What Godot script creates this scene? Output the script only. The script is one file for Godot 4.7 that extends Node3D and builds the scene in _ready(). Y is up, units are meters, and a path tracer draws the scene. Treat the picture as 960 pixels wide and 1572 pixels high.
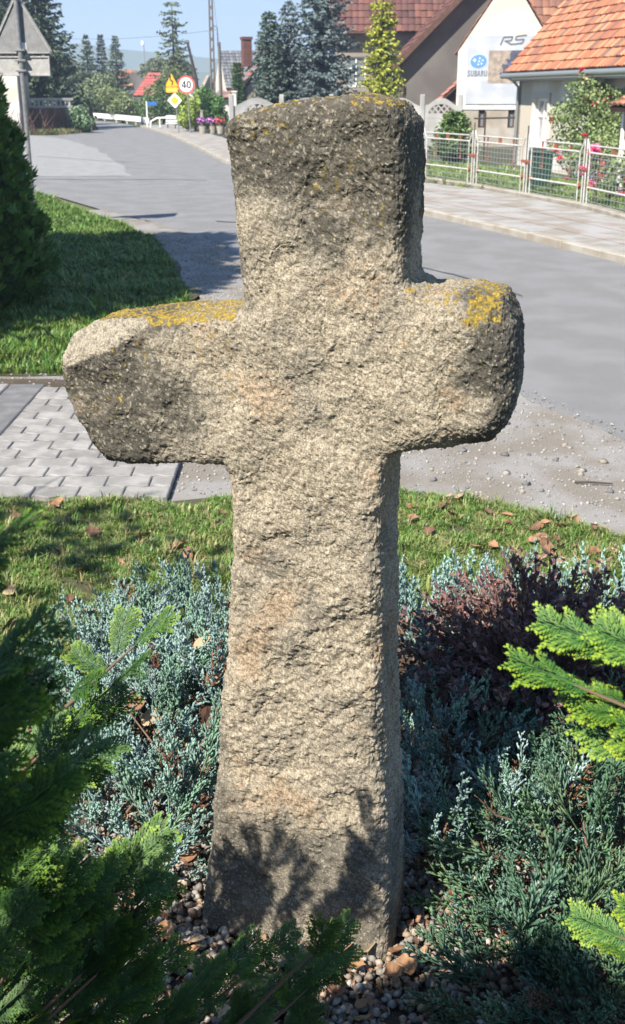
extends Node3D
# A weathered stone cross in a planted bed beside a village road.

var rng := RandomNumberGenerator.new()
var M := {}
var names := {}


class Shape:
	var v := PackedVector3Array()
	var n := PackedVector3Array()
	var c := PackedColorArray()
	var u := PackedVector2Array()
	var col := Color.WHITE

	func tri(a: Vector3, b: Vector3, d: Vector3) -> void:
		var nn := (d - a).cross(b - a).normalized()
		v.append(a); v.append(b); v.append(d)
		n.append(nn); n.append(nn); n.append(nn)
		c.append(col); c.append(col); c.append(col)

	func quad(a: Vector3, b: Vector3, d: Vector3, e: Vector3) -> void:
		tri(a, b, d)
		tri(a, d, e)

	func smooth(a: Vector3, b: Vector3, d: Vector3, na: Vector3, nb: Vector3, nd: Vector3) -> void:
		if (d - a).cross(b - a).dot(na + nb + nd) < 0.0:
			v.append(a); v.append(d); v.append(b)
			n.append(na); n.append(nd); n.append(nb)
		else:
			v.append(a); v.append(b); v.append(d)
			n.append(na); n.append(nb); n.append(nd)
		c.append(col); c.append(col); c.append(col)

	# a box with a small chamfer
	func box(at: Vector3, size: Vector3, b := Basis.IDENTITY, ch := 0.0) -> void:
		var h := size * 0.5
		var ax: Array[Vector3] = [b.x * h.x, b.y * h.y, b.z * h.z]
		if ch <= 0.0:
			for k in 3:
				for s in [-1.0, 1.0]:
					var nn: Vector3 = ax[k] * s
					var t: Vector3 = ax[(k + 1) % 3] * s
					var w: Vector3 = ax[(k + 2) % 3]
					quad(at + nn - t - w, at + nn - t + w, at + nn + t + w, at + nn + t - w)
			return
		var un: Array[Vector3] = [b.x, b.y, b.z]
		var hh: Array[float] = [h.x, h.y, h.z]
		for k in 3:
			for s in [-1.0, 1.0]:
				var nn: Vector3 = un[k] * hh[k] * s
				var t: Vector3 = un[(k + 1) % 3] * (hh[(k + 1) % 3] - ch) * s
				var w: Vector3 = un[(k + 2) % 3] * (hh[(k + 2) % 3] - ch)
				quad(at + nn - t - w, at + nn - t + w, at + nn + t + w, at + nn + t - w)
		for k in 3:
			var i := (k + 1) % 3
			var j := (k + 2) % 3
			for s in [-1.0, 1.0]:
				for q in [-1.0, 1.0]:
					var e: Vector3 = un[k] * (hh[k] - ch)
					var p: Vector3 = un[i] * hh[i] * s + un[j] * (hh[j] - ch) * q
					var r: Vector3 = un[i] * (hh[i] - ch) * s + un[j] * hh[j] * q
					if s * q > 0.0:
						quad(at + p - e, at + r - e, at + r + e, at + p + e)
					else:
						quad(at + p + e, at + r + e, at + r - e, at + p - e)
		for sx in [-1.0, 1.0]:
			for sy in [-1.0, 1.0]:
				for sz in [-1.0, 1.0]:
					var p: Vector3 = un[0] * hh[0] * sx + un[1] * (hh[1] - ch) * sy + un[2] * (hh[2] - ch) * sz
					var q: Vector3 = un[0] * (hh[0] - ch) * sx + un[1] * hh[1] * sy + un[2] * (hh[2] - ch) * sz
					var r: Vector3 = un[0] * (hh[0] - ch) * sx + un[1] * (hh[1] - ch) * sy + un[2] * hh[2] * sz
					if sx * sy * sz > 0.0:
						tri(at + p, at + r, at + q)
					else:
						tri(at + p, at + q, at + r)

	func bar(a: Vector3, b: Vector3, w: float, d: float) -> void:
		var y := (b - a).normalized()
		var x := y.cross(Vector3(0, 0, 1) if absf(y.z) < 0.9 else Vector3(1, 0, 0)).normalized()
		box((a + b) * 0.5, Vector3(w, a.distance_to(b), d), Basis(x, y, x.cross(y)))

	func tube(p: PackedVector3Array, r: PackedFloat32Array, sides := 6) -> void:
		var last := PackedVector3Array()
		var lastn := PackedVector3Array()
		for i in p.size():
			var dir := (p[mini(i + 1, p.size() - 1)] - p[maxi(i - 1, 0)]).normalized()
			var x := dir.cross(Vector3(0, 0, 1) if absf(dir.z) < 0.9 else Vector3(1, 0, 0)).normalized()
			var y := dir.cross(x)
			var ring := PackedVector3Array()
			var ringn := PackedVector3Array()
			for k in sides + 1:
				var a := TAU * k / sides
				var q := x * cos(a) + y * sin(a)
				ring.append(p[i] + q * r[i])
				ringn.append(q)
			if i > 0:
				for k in sides:
					smooth(last[k], ring[k + 1], ring[k], lastn[k], ringn[k + 1], ringn[k])
					smooth(last[k], last[k + 1], ring[k + 1], lastn[k], lastn[k + 1], ringn[k + 1])
			if i == 0 or i == p.size() - 1:
				for k in sides:
					if i == 0:
						tri(p[i], ring[k + 1], ring[k])
					else:
						tri(p[i], ring[k], ring[k + 1])
			last = ring
			lastn = ringn

	# a slim spindle: base, bulge, tip
	func spindle(a: Vector3, b: Vector3, r: float, sides := 3, bulge := 0.4) -> void:
		var dir := (b - a).normalized()
		var x := dir.cross(Vector3(0.3, 0.2, 0.9)).normalized()
		var y := dir.cross(x)
		var m := a.lerp(b, bulge)
		for k in sides:
			var p := x * cos(TAU * k / sides) + y * sin(TAU * k / sides)
			var q := x * cos(TAU * (k + 1) / sides) + y * sin(TAU * (k + 1) / sides)
			smooth(m + p * r, m + q * r, b, p, q, dir)
			smooth(a, m + q * r, m + p * r, -dir, q, p)

	func mesh() -> ArrayMesh:
		var a := []
		a.resize(Mesh.ARRAY_MAX)
		a[Mesh.ARRAY_VERTEX] = v
		a[Mesh.ARRAY_NORMAL] = n
		a[Mesh.ARRAY_COLOR] = c
		if u.size() == v.size():
			a[Mesh.ARRAY_TEX_UV] = u
		var m := ArrayMesh.new()
		m.add_surface_from_arrays(Mesh.PRIMITIVE_TRIANGLES, a)
		return m


func numbered(called: String) -> String:
	var k: int = names.get(called, 0)
	names[called] = k + 1
	return called if k == 0 else "%s_%03d" % [called, k]


func thing(called: String, label: String, category: String, at := Vector3.ZERO, group := "") -> Node3D:
	var o := Node3D.new()
	o.name = numbered(called)
	add_child(o)
	o.position = at
	tag(o, label, category, group)
	return o


func tag(o: Node3D, label: String, category: String, group := "") -> void:
	o.set_meta("label", label)
	o.set_meta("category", category)
	if group:
		o.set_meta("group", group)


func put(parent: Node3D, called: String, mesh: Mesh, m: Material, at := Vector3.ZERO) -> MeshInstance3D:
	var o := MeshInstance3D.new()
	o.name = called if parent != self else numbered(called)
	o.mesh = mesh
	o.material_override = m
	o.position = at
	parent.add_child(o, true)
	return o


func structure(called: String, mesh: Mesh, m: Material, label := "") -> MeshInstance3D:
	var o := put(self, called, mesh, m)
	o.set_meta("kind", "structure")
	if label:
		o.set_meta("label", label)
	return o


func scatter(parent: Node3D, called: String, mesh: Mesh, m: Material, where: Array[Transform3D], tints: PackedColorArray) -> MultiMeshInstance3D:
	var mm := MultiMesh.new()
	mm.transform_format = MultiMesh.TRANSFORM_3D
	mm.use_colors = true
	mm.mesh = mesh
	mm.instance_count = where.size()
	for i in where.size():
		mm.set_instance_transform(i, where[i])
		mm.set_instance_color(i, tints[i])
	var o := MultiMeshInstance3D.new()
	o.name = called if parent != self else numbered(called)
	o.multimesh = mm
	o.material_override = m
	o.set_meta("kind", "stuff")
	parent.add_child(o, true)
	return o


func copy_of(o: Node3D, at: Vector3, turn := 0.0, size := 1.0) -> Node3D:
	var c: Node3D = o.duplicate()
	c.name = numbered(String(o.name).get_slice("_0", 0))
	add_child(c)
	c.position = at
	c.rotation.y = turn
	c.scale = Vector3.ONE * size
	return c


# ---------- materials ----------
func noise(kind: int, freq: float, octaves: int, sd: int) -> FastNoiseLite:
	var f := FastNoiseLite.new()
	f.noise_type = kind
	f.frequency = freq
	f.seed = sd
	f.fractal_type = FastNoiseLite.FRACTAL_FBM if octaves > 1 else FastNoiseLite.FRACTAL_NONE
	f.fractal_octaves = octaves
	return f


func picture(freq: float, octaves: int, sd: int, lo: Color, hi: Color, a := 0.3, b := 0.7, kind := FastNoiseLite.TYPE_SIMPLEX_SMOOTH, side := 512) -> NoiseTexture2D:
	var t := NoiseTexture2D.new()
	t.width = side
	t.height = side
	t.seamless = true
	t.noise = noise(kind, freq, octaves, sd)
	var g := Gradient.new()
	g.offsets = PackedFloat32Array([a, b])
	g.colors = PackedColorArray([lo, hi])
	t.color_ramp = g
	return t


func plain(name_: String, linear: Color, rough := 0.8, metal := 0.0) -> StandardMaterial3D:
	var m := StandardMaterial3D.new()
	m.resource_name = name_
	m.albedo_color = linear.linear_to_srgb()
	m.roughness = rough
	m.metallic = metal
	return m


func grained(name_: String, linear: Color, fine: Texture2D, fine_scale: float, coarse: Texture2D, coarse_scale: float, relief: Texture2D, depth: float, rough := 0.9) -> StandardMaterial3D:
	var m := plain(name_, linear, rough)
	m.albedo_texture = fine
	m.uv1_triplanar = true
	m.uv1_world_triplanar = true
	m.uv1_scale = Vector3.ONE * fine_scale
	if coarse:
		m.detail_enabled = true
		m.detail_blend_mode = BaseMaterial3D.BLEND_MODE_MUL
		m.detail_albedo = coarse
		m.detail_uv_layer = BaseMaterial3D.DETAIL_UV_2
		m.uv2_triplanar = true
		m.uv2_world_triplanar = true
		m.uv2_scale = Vector3.ONE * coarse_scale
	if relief:
		m.heightmap_enabled = true
		m.heightmap_texture = relief
		m.heightmap_scale = depth * 0.3
	return m


func leafy(name_: String, back := 0.25, rough := 0.55) -> StandardMaterial3D:
	var m := StandardMaterial3D.new()
	m.resource_name = name_
	m.vertex_color_use_as_albedo = true
	m.roughness = rough
	m.cull_mode = BaseMaterial3D.CULL_DISABLED
	if back > 0.0:
		m.backlight_enabled = true
		m.backlight = Color(back, back, back * 0.6)
	return m


func make_materials() -> void:
	var g1 := picture(0.12, 3, 1, Color(0.84, 0.84, 0.84), Color(1, 1, 1))
	var g2 := picture(0.012, 5, 2, Color(0.86, 0.86, 0.86), Color(1, 1, 1))
	var g3 := picture(0.2, 2, 3, Color(0, 0, 0), Color(1, 1, 1), 0.2, 0.8)
	var speck := picture(0.22, 2, 4, Color(0.7, 0.7, 0.7), Color(1, 1, 1), 0.25, 0.75)
	var warm := picture(0.01, 5, 5, Color(0.89, 0.86, 0.81), Color(1, 1, 1))
	M.fine = g1
	M.coarse = g2
	M.bumps = g3
	var rough_speck := picture(0.3, 2, 14, Color(0.56, 0.56, 0.57), Color(1, 1, 1), 0.28, 0.72)
	var soft := picture(0.02, 4, 6, Color(0.93, 0.93, 0.92), Color(1, 1, 1))
	M.asphalt = grained("asphalt", Color(0.292, 0.292, 0.294), rough_speck, 2.5, soft, 0.13, g3, 0.25)
	M.asphalt_light = grained("worn pale asphalt", Color(0.335, 0.335, 0.335), speck, 2.5, soft, 0.17, g3, 0.25)
	M.seam = grained("dark crack filler", Color(0.09, 0.09, 0.095), speck, 2.5, g2, 0.3, null, 0.0)
	M.gravel = grained("gravel", Color(0.34, 0.32, 0.29), speck, 1.6, warm, 0.4, g3, 0.9)
	M.dust = grained("sandy grit", Color(0.38, 0.365, 0.345), rough_speck, 2.1, warm, 0.35, g3, 0.5)
	M.earth = grained("earth", Color(0.11, 0.085, 0.06), speck, 2.0, warm, 0.5, g3, 1.0)
	M.lawn = grained("turf", Color(0.10, 0.105, 0.045), rough_speck, 1.2, warm, 0.3, g3, 1.2)
	M.field = grained("meadow", Color(0.12, 0.15, 0.05), speck, 0.4, warm, 0.02, null, 0.0)
	M.walk = grained("sidewalk paving", Color(0.405, 0.40, 0.39), speck, 1.5, warm, 0.25, g3, 0.3)
	M.walk_red = grained("reddish sidewalk paving", Color(0.41, 0.375, 0.36), speck, 1.5, warm, 0.25, g3, 0.3)
	M.concrete = grained("old concrete", Color(0.42, 0.40, 0.36), speck, 1.8, warm, 0.35, g3, 0.4)
	M.kerb = grained("kerb concrete", Color(0.45, 0.43, 0.39), speck, 2.0, warm, 0.4, g3, 0.3)
	M.paver = []
	for k in 4:
		var t: float = [0.36, 0.39, 0.33, 0.41][k]
		M.paver.append(grained("concrete paver", Color(t * 1.01, t * 0.98, t * 0.945), speck, 2.6, g2, 0.8, g3, 0.25))
	M.slab_dark = grained("grey slab", Color(0.22, 0.22, 0.23), speck, 3.0, g2, 0.7, g3, 0.12)
	M.slab_pale = grained("pale slab", Color(0.42, 0.40, 0.40), speck, 2.4, g2, 0.6, g3, 0.3)
	M.white_wall = grained("white limewash", Color(0.78, 0.77, 0.75), g1, 0.7, warm, 0.11, g3, 0.3)
	M.cream_wall = grained("greyish cream render", Color(0.74, 0.71, 0.67), g1, 0.8, warm, 0.09, g3, 0.4)
	M.grey_wall = grained("grey roughcast", Color(0.20, 0.185, 0.175), speck, 1.1, g2, 0.07, g3, 0.6)
	M.base_wall = grained("stained plinth render", Color(0.50, 0.47, 0.43), speck, 0.9, warm, 0.22, g3, 0.4)
	M.beige_wall = grained("beige render", Color(0.36, 0.33, 0.29), g1, 0.8, warm, 0.13, g3, 0.4)
	M.panel = grained("cast concrete panel", Color(0.47, 0.47, 0.46), g1, 1.3, g2, 0.2, g3, 0.3)
	M.brown_wood = grained("brown boards", Color(0.10, 0.05, 0.035), speck, 1.2, g2, 0.4, g3, 0.3)
	M.fence_wood = grained("weathered red brown boards", Color(0.16, 0.085, 0.06), speck, 1.5, g2, 0.5, g3, 0.3)
	M.grey_wood = grained("grey timber", Color(0.20, 0.18, 0.16), speck, 1.5, g2, 0.5, g3, 0.3)
	M.bark = grained("bark", Color(0.09, 0.07, 0.05), speck, 2.0, g2, 0.8, g3, 1.0)
	M.brick = grained("chimney brick", Color(0.19, 0.075, 0.055), speck, 1.5, g2, 0.5, g3, 0.3)
	M.white_paint = plain("white paint", Color(0.80, 0.80, 0.80), 0.45)
	M.frame_paint = grained("chipped white enamel", Color(0.60, 0.62, 0.64), g1, 6.0, warm, 1.2, null, 0.0, 0.4)
	M.rust = grained("rusty iron", Color(0.36, 0.11, 0.06), speck, 5.0, warm, 2.0, null, 0.0, 0.8)
	M.dark_iron = plain("dark iron", Color(0.06, 0.045, 0.04), 0.6, 0.3)
	M.wire = plain("galvanised wire", Color(0.30, 0.33, 0.34), 0.5, 0.5)
	M.zinc = grained("galvanised steel", Color(0.42, 0.43, 0.44), g1, 5.0, g2, 1.5, null, 0.0, 0.42)
	M.zinc.metallic = 0.5
	M.sign_back = grained("dull sign back", Color(0.25, 0.255, 0.27), soft, 3.0, soft, 0.8, null, 0.0, 0.5)
	M.sign_plate = grained("pale plate back", Color(0.42, 0.42, 0.42), soft, 3.0, soft, 0.8, null, 0.0, 0.5)
	M.red_paint = plain("red sign paint", Color(0.62, 0.10, 0.07), 0.4)
	M.yellow_paint = plain("yellow sign paint", Color(0.80, 0.42, 0.02), 0.4)
	M.black_paint = plain("black paint", Color(0.02, 0.02, 0.02), 0.4)
	M.blue_paint = plain("blue sign paint", Color(0.03, 0.12, 0.42), 0.4)
	M.glass = plain("window glass", Color(0.55, 0.62, 0.66), 0.05)
	M.glass.transparency = BaseMaterial3D.TRANSPARENCY_ALPHA
	M.glass.albedo_color.a = 0.18
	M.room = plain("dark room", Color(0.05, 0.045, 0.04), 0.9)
	M.gutter = plain("zinc gutter", Color(0.33, 0.36, 0.36), 0.4, 0.6)
	M.green_plastic = plain("green plastic", Color(0.014, 0.05, 0.032), 0.5)
	M.hill = plain("far wooded hills", Color(0.085, 0.11, 0.075), 1.0)
	M.leaf = leafy("foliage")
	M.needle = leafy("needles", 0.12, 0.6)
	M.grass = leafy("grass blades", 0.35, 0.5)
	M.dry = leafy("dry leaves", 0.2, 0.7)
	M.petal = leafy("petals", 0.3, 0.6)
	M.tile = leafy("clay tiles", 0.0, 0.8)
	M.tile.cull_mode = BaseMaterial3D.CULL_BACK
	M.stone = leafy("weathered granite", 0.0, 0.92)
	M.stone.cull_mode = BaseMaterial3D.CULL_BACK
	M.stone.albedo_texture = picture(0.09, 2, 8, Color(0.72, 0.71, 0.69), Color(1, 1, 1), 0.3, 0.65)
	M.stone.uv1_triplanar = true
	M.stone.uv1_scale = Vector3.ONE * 4.0
	M.stone.heightmap_enabled = true
	M.stone.heightmap_texture = picture(0.1, 3, 9, Color(0, 0, 0), Color(1, 1, 1), 0.2, 0.8)
	M.stone.heightmap_scale = 0.09
	M.pebble = grained("pebbles", Color(1, 1, 1), g1, 14.0, null, 0.0, g3, 0.05, 0.75)
	M.pebble.vertex_color_use_as_albedo = true
	M.grit = leafy("loose stones", 0.0, 0.9)
	M.stem = plain("woody stems", Color(0.13, 0.085, 0.055), 0.85)


func _ready() -> void:
	rng.seed = 42
	# camera: eye two metres above the road, tilted down at the cross
	var cam := Camera3D.new()
	cam.name = "camera"
	var look := CameraAttributesPhysical.new()
	look.frustum_focal_length = 25.95
	look.frustum_focus_distance = 2.5
	look.exposure_aperture = 7.0
	look.frustum_near = 0.05
	look.frustum_far = 3000.0
	cam.attributes = look
	add_child(cam)
	cam.position = Vector3(0, 2.0, 0)
	cam.rotation_degrees = Vector3(-20.81, 0, 0)
	cam.current = true
	# sky
	var env := Environment.new()
	env.background_mode = Environment.BG_SKY
	var sky := ProceduralSkyMaterial.new()
	sky.sky_top_color = Color(0.44, 0.575, 0.76)
	sky.sky_horizon_color = Color(0.72, 0.81, 0.88)
	sky.sky_curve = 0.13
	sky.ground_bottom_color = Color(0.25, 0.26, 0.22)
	sky.ground_horizon_color = Color(0.55, 0.62, 0.64)
	sky.sun_angle_max = 12.0
	env.sky = Sky.new()
	env.sky.sky_material = sky
	env.background_energy_multiplier = 0.62
	env.tonemap_mode = Environment.TONE_MAPPER_LINEAR
	env.tonemap_exposure = 2.35
	env.sdfgi_enabled = true
	env.ssao_enabled = true
	env.ssil_enabled = true
	env.fog_enabled = true
	env.fog_density = 0.0009
	env.fog_light_color = Color(0.80, 0.88, 1.0)
	var world := WorldEnvironment.new()
	world.name = "surroundings"
	world.environment = env
	add_child(world)
	# sun: behind the camera, over its left shoulder
	var sun := DirectionalLight3D.new()
	sun.name = "sun"
	sun.light_energy = 1.55
	sun.light_color = Color(1.0, 0.965, 0.91)
	sun.light_angular_distance = 0.5
	sun.shadow_enabled = true
	add_child(sun)
	var az := deg_to_rad(38)
	var el := deg_to_rad(47)
	sun.look_at_from_position(Vector3.ZERO, Vector3(sin(az) * cos(el), -sin(el), -cos(az) * cos(el)))

	make_materials()
	var t0 := Time.get_ticks_msec()
	build_ground()
	build_paving()
	print("ground ", Time.get_ticks_msec() - t0)
	build_houses()
	print("houses ", Time.get_ticks_msec() - t0)
	build_cross()
	print("cross ", Time.get_ticks_msec() - t0)
	build_garden_fence()
	build_concrete_fence()
	build_signs()
	build_far_street()
	print("fences ", Time.get_ticks_msec() - t0)
	build_trees()
	print("trees ", Time.get_ticks_msec() - t0)
	build_bed_plants()
	print("plants ", Time.get_ticks_msec() - t0)


# ---------- ground ----------
func flat(points: PackedVector2Array, y: float) -> ArrayMesh:
	var s := Shape.new()
	var t := Geometry2D.triangulate_polygon(points)
	for i in range(0, t.size(), 3):
		var a := Vector3(points[t[i]].x, y, points[t[i]].y)
		var b := Vector3(points[t[i + 1]].x, y, points[t[i + 1]].y)
		var d := Vector3(points[t[i + 2]].x, y, points[t[i + 2]].y)
		if (d - a).cross(b - a).y < 0.0:
			s.tri(a, d, b)
		else:
			s.tri(a, b, d)
	return s.mesh()


func ragged(points: Array, step: float, amp: float) -> PackedVector2Array:
	var out := PackedVector2Array()
	for i in points.size():
		var a: Vector2 = points[i]
		var b: Vector2 = points[(i + 1) % points.size()]
		var k := maxi(1, int(a.distance_to(b) / step))
		for j in k:
			var p := a.lerp(b, float(j) / k)
			if j > 0:
				p += Vector2(rng.randfn(0, amp), rng.randfn(0, amp))
			out.append(p)
	return out


func inside_points(poly: PackedVector2Array, count: int) -> PackedVector2Array:
	var lo := poly[0]
	var hi := poly[0]
	for p in poly:
		lo = lo.min(p)
		hi = hi.max(p)
	var out := PackedVector2Array()
	var tries := 0
	while out.size() < count and tries < count * 12:
		tries += 1
		var p := Vector2(rng.randf_range(lo.x, hi.x), rng.randf_range(lo.y, hi.y))
		if Geometry2D.is_point_in_polygon(p, poly):
			out.append(p)
	return out


func along(line: PackedVector2Array, step: float) -> PackedVector2Array:
	var out := PackedVector2Array()
	var left := 0.0
	for i in line.size() - 1:
		var a := line[i]
		var b := line[i + 1]
		var l := a.distance_to(b)
		while left < l:
			out.append(a.lerp(b, left / l))
			left += step
		left -= l
	return out


const KERB := [Vector2(8.5, -3.5), Vector2(5.6, -9.0), Vector2(3.88, -13.92), Vector2(2.79, -17.34), Vector2(1.91, -19.72), Vector2(-0.4, -26.8), Vector2(-2.63, -34.61), Vector2(-4.48, -44.48), Vector2(-6.5, -54.5), Vector2(-8.0, -61.0), Vector2(-10.5, -71.0)]
const WALKIN := [Vector2(10.5, -3.5), Vector2(7.1, -10.0), Vector2(4.96, -18.04), Vector2(4.74, -19.51), Vector2(4.09, -22.13), Vector2(3.48, -24.02), Vector2(2.47, -25.9), Vector2(-0.4, -33.0), Vector2(-2.3, -42.0), Vector2(-4.0, -52.0), Vector2(-6.0, -61.0), Vector2(-8.5, -72.0)]


func tuft(blades: int, spread: float, lean: float, c0: Color, c1: Color) -> ArrayMesh:
	var s := Shape.new()
	for k in blades:
		var a := rng.randf() * TAU
		var p := Vector3(cos(a), 0, sin(a)) * rng.randf() * spread
		var h := rng.randf_range(0.5, 1.0)
		var out := Vector3(cos(a + rng.randfn(0, 0.7)), 0, sin(a + rng.randfn(0, 0.7)))
		var side := Vector3(-out.z, 0, out.x) * rng.randf_range(0.03, 0.06)
		var m := p + Vector3(0, h * 0.6, 0) + out * lean * h * 0.35
		var t := p + Vector3(0, h * rng.randf_range(0.75, 1.0), 0) + out * lean * h
		s.col = c0.lerp(c1, rng.randf())
		s.quad(p - side, m - side * 0.8, m + side * 0.8, p + side)
		s.tri(m - side * 0.8, t, m + side * 0.8)
	return s.mesh()


func grow_grass(called: String, label: String, poly: PackedVector2Array, count: int, y: float, lo: float, hi: float, tints: Array, bare: FastNoiseLite = null) -> void:
	var o := Node3D.new()
	o.name = numbered(called)
	add_child(o)
	o.set_meta("kind", "stuff")
	o.set_meta("label", label)
	o.set_meta("category", "grass")
	for kind in 3:
		var mesh := tuft(11, 0.5, [0.35, 0.6, 0.9][kind], Color(0.9, 0.9, 0.9), Color(1.1, 1.1, 1.0))
		var where: Array[Transform3D] = []
		var cols := PackedColorArray()
		for p in inside_points(poly, count / 3):
			var d := 1.0
			if bare:
				d = bare.get_noise_2d(p.x, p.y)
				if d < -0.68 + rng.randf() * 0.3:
					continue
			var sz := rng.randf_range(lo, hi) * (1.0 + 0.5 * clampf(d, -0.5, 0.5))
			if rng.randf() < 0.03:
				sz *= 1.7
			where.append(Transform3D(Basis(Vector3.UP, rng.randf() * TAU).scaled(Vector3(sz, sz * rng.randf_range(0.7, 1.2), sz)), Vector3(p.x, y, p.y)))
			var c: Color = tints[rng.randi() % tints.size()]
			cols.append(c * rng.randf_range(0.75, 1.25))
		scatter(o, "grass_blades", mesh, M.grass, where, cols)


func stone_mesh(sd: int, flatness: float) -> ArrayMesh:
	var s := Shape.new()
	var f := noise(FastNoiseLite.TYPE_SIMPLEX, 0.9, 1, sd)
	var rows := 5
	var cols := 7
	var p := []
	for i in rows + 1:
		var r := []
		for k in cols + 1:
			var th := PI * i / rows
			var ph := TAU * (k % cols) / cols
			var d := Vector3(sin(th) * cos(ph), cos(th), sin(th) * sin(ph))
			var rad := 1.0 + 0.45 * f.get_noise_3dv(d * 1.2)
			r.append(d * rad * Vector3(1.15, flatness, 0.9))
		p.append(r)
	for i in rows:
		for k in cols:
			var a: Vector3 = p[i][k]
			var b: Vector3 = p[i][k + 1]
			var c: Vector3 = p[i + 1][k + 1]
			var d: Vector3 = p[i + 1][k]
			if i > 0:
				s.smooth(a, c, b, a.normalized(), c.normalized(), b.normalized()) if false else s.smooth(a, b, c, a.normalized(), b.normalized(), c.normalized())
			if i < rows - 1:
				s.smooth(a, c, d, a.normalized(), c.normalized(), d.normalized())
	return s.mesh()


func build_ground() -> void:
	var s := Shape.new()
	s.quad(Vector3(-900, -0.03, 60), Vector3(-900, -0.03, -900), Vector3(900, -0.03, -900), Vector3(900, -0.03, 60))
	structure("ground", s.mesh(), M.field)
	# asphalt road with its side street
	var road: Array = [Vector2(9.5, -1.5), Vector2(3.6, -4.4), Vector2(1.87, -6.31), Vector2(1.63, -7.0), Vector2(1.4, -7.5), Vector2(1.12, -8.5), Vector2(0.5, -9.6), Vector2(-0.2, -11.2), Vector2(-0.85, -13.5), Vector2(-1.7, -16.6), Vector2(-2.6, -18.6), Vector2(-3.9, -20.8), Vector2(-5.4, -23.7), Vector2(-9, -25), Vector2(-40, -27), Vector2(-40, -52), Vector2(-13.4, -57.3), Vector2(-12.5, -64), Vector2(-14.5, -75), Vector2(-18.4, -89.7), Vector2(-32, -103), Vector2(-34, -110), Vector2(-19.1, -93), Vector2(-14.6, -83.8)]
	for i in range(KERB.size() - 1, -1, -1):
		road.append(KERB[i])
	structure("road", flat(PackedVector2Array(road), 0.0), M.asphalt)
	var patch: Array = [Vector2(-4.53, -29.2), Vector2(-5.84, -34.6), Vector2(-8.2, -44), Vector2(-11.5, -53), Vector2(-13.6, -57), Vector2(-39, -51.5), Vector2(-39, -28.5), Vector2(-6.1, -29.0)]
	structure("side_street", flat(ragged(patch, 1.2, 0.07), 0.004), M.asphalt_light)
	# repaired seams in the asphalt
	var seams := [[Vector2(-9.6, -38.4), Vector2(-7.9, -37.0), Vector2(-6.3, -35.4), Vector2(-5.2, -34.4)], [Vector2(2.2, -11.6), Vector2(1.7, -12.9), Vector2(0.9, -14.4), Vector2(0.2, -16.0)], [Vector2(-3.2, -26.4), Vector2(-2.6, -30.0), Vector2(-3.4, -35.5), Vector2(-4.7, -42.0)], [Vector2(-7.0, -28.0), Vector2(-5.2, -27.8), Vector2(-3.6, -27.9), Vector2(-2.4, -27.6)], [Vector2(2.8, -14.6), Vector2(3.1, -13.2), Vector2(3.0, -11.4)], [Vector2(-1.6, -18.7), Vector2(-0.6, -18.2), Vector2(0.6, -17.7)]]
	for q in seams:
		var top := PackedVector2Array()
		var low := PackedVector2Array()
		for p in along(PackedVector2Array(q), 0.25):
			var w := rng.randf_range(0.015, 0.05)
			var jit := Vector2(rng.randfn(0, 0.02), rng.randfn(0, 0.03))
			top.append(p + jit + Vector2(0, -w))
			low.append(p + jit + Vector2(0, w))
		low.reverse()
		top.append_array(low)
		structure("road_seam", flat(top, 0.008), M.seam)
	# gravel shoulder
	var shoulder: Array = [Vector2(5.5, -2.0), Vector2(2.4, -3.9), Vector2(1.5, -4.75), Vector2(0.95, -5.2), Vector2(0.47, -5.4), Vector2(-0.5, -5.4), Vector2(-3.2, -5.45), Vector2(-3.2, -8.3), Vector2(-1.7, -8.2), Vector2(-1.15, -11.4), Vector2(-1.6, -13.14), Vector2(-2.2, -16.2), Vector2(-2.95, -17.95), Vector2(-4.1, -20.4), Vector2(-3.8, -20.6), Vector2(-2.3, -18.0), Vector2(-1.3, -16.0), Vector2(-0.7, -13.4), Vector2(-0.1, -11.2), Vector2(0.6, -9.6), Vector2(1.2, -8.5), Vector2(1.48, -7.4), Vector2(1.75, -6.9), Vector2(2.05, -6.1), Vector2(3.9, -4.2), Vector2(6.5, -3.0)]
	var sh := ragged(shoulder, 0.16, 0.035)
	var so := structure("gravel_shoulder", flat(sh, 0.006), M.dust)
	var grit: Array[Transform3D] = []
	var cols := PackedColorArray()
	var near := PackedVector2Array([Vector2(3.4, -3.4), Vector2(1.5, -4.7), Vector2(0.95, -5.2), Vector2(0.4, -5.4), Vector2(-0.8, -5.5), Vector2(-1.1, -7.6), Vector2(-2.4, -7.9), Vector2(-2.4, -8.3), Vector2(-1.6, -8.4), Vector2(-1.1, -11.4), Vector2(-1.6, -13.4), Vector2(-2.4, -16.8), Vector2(-1.5, -16.6), Vector2(-0.6, -13.4), Vector2(0.0, -11.0), Vector2(0.7, -9.3), Vector2(1.6, -7.6), Vector2(2.3, -6.0)])
	for p in inside_points(near, 15000):
		var r := 0.0035 + 0.008 * pow(rng.randf(), 5.0)
		grit.append(Transform3D(Basis.from_euler(Vector3(rng.randf() * 0.6, rng.randf() * TAU, rng.randf() * 0.6)).scaled(Vector3.ONE * r), Vector3(p.x, 0.007 + r * 0.3, p.y)))
		var t := rng.randf_range(0.14, 0.36)
		cols.append(Color(t, t * 0.97, t * 0.93))
	scatter(so, "grit", stone_mesh(11, 0.7), M.grit, grit, cols)
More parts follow.
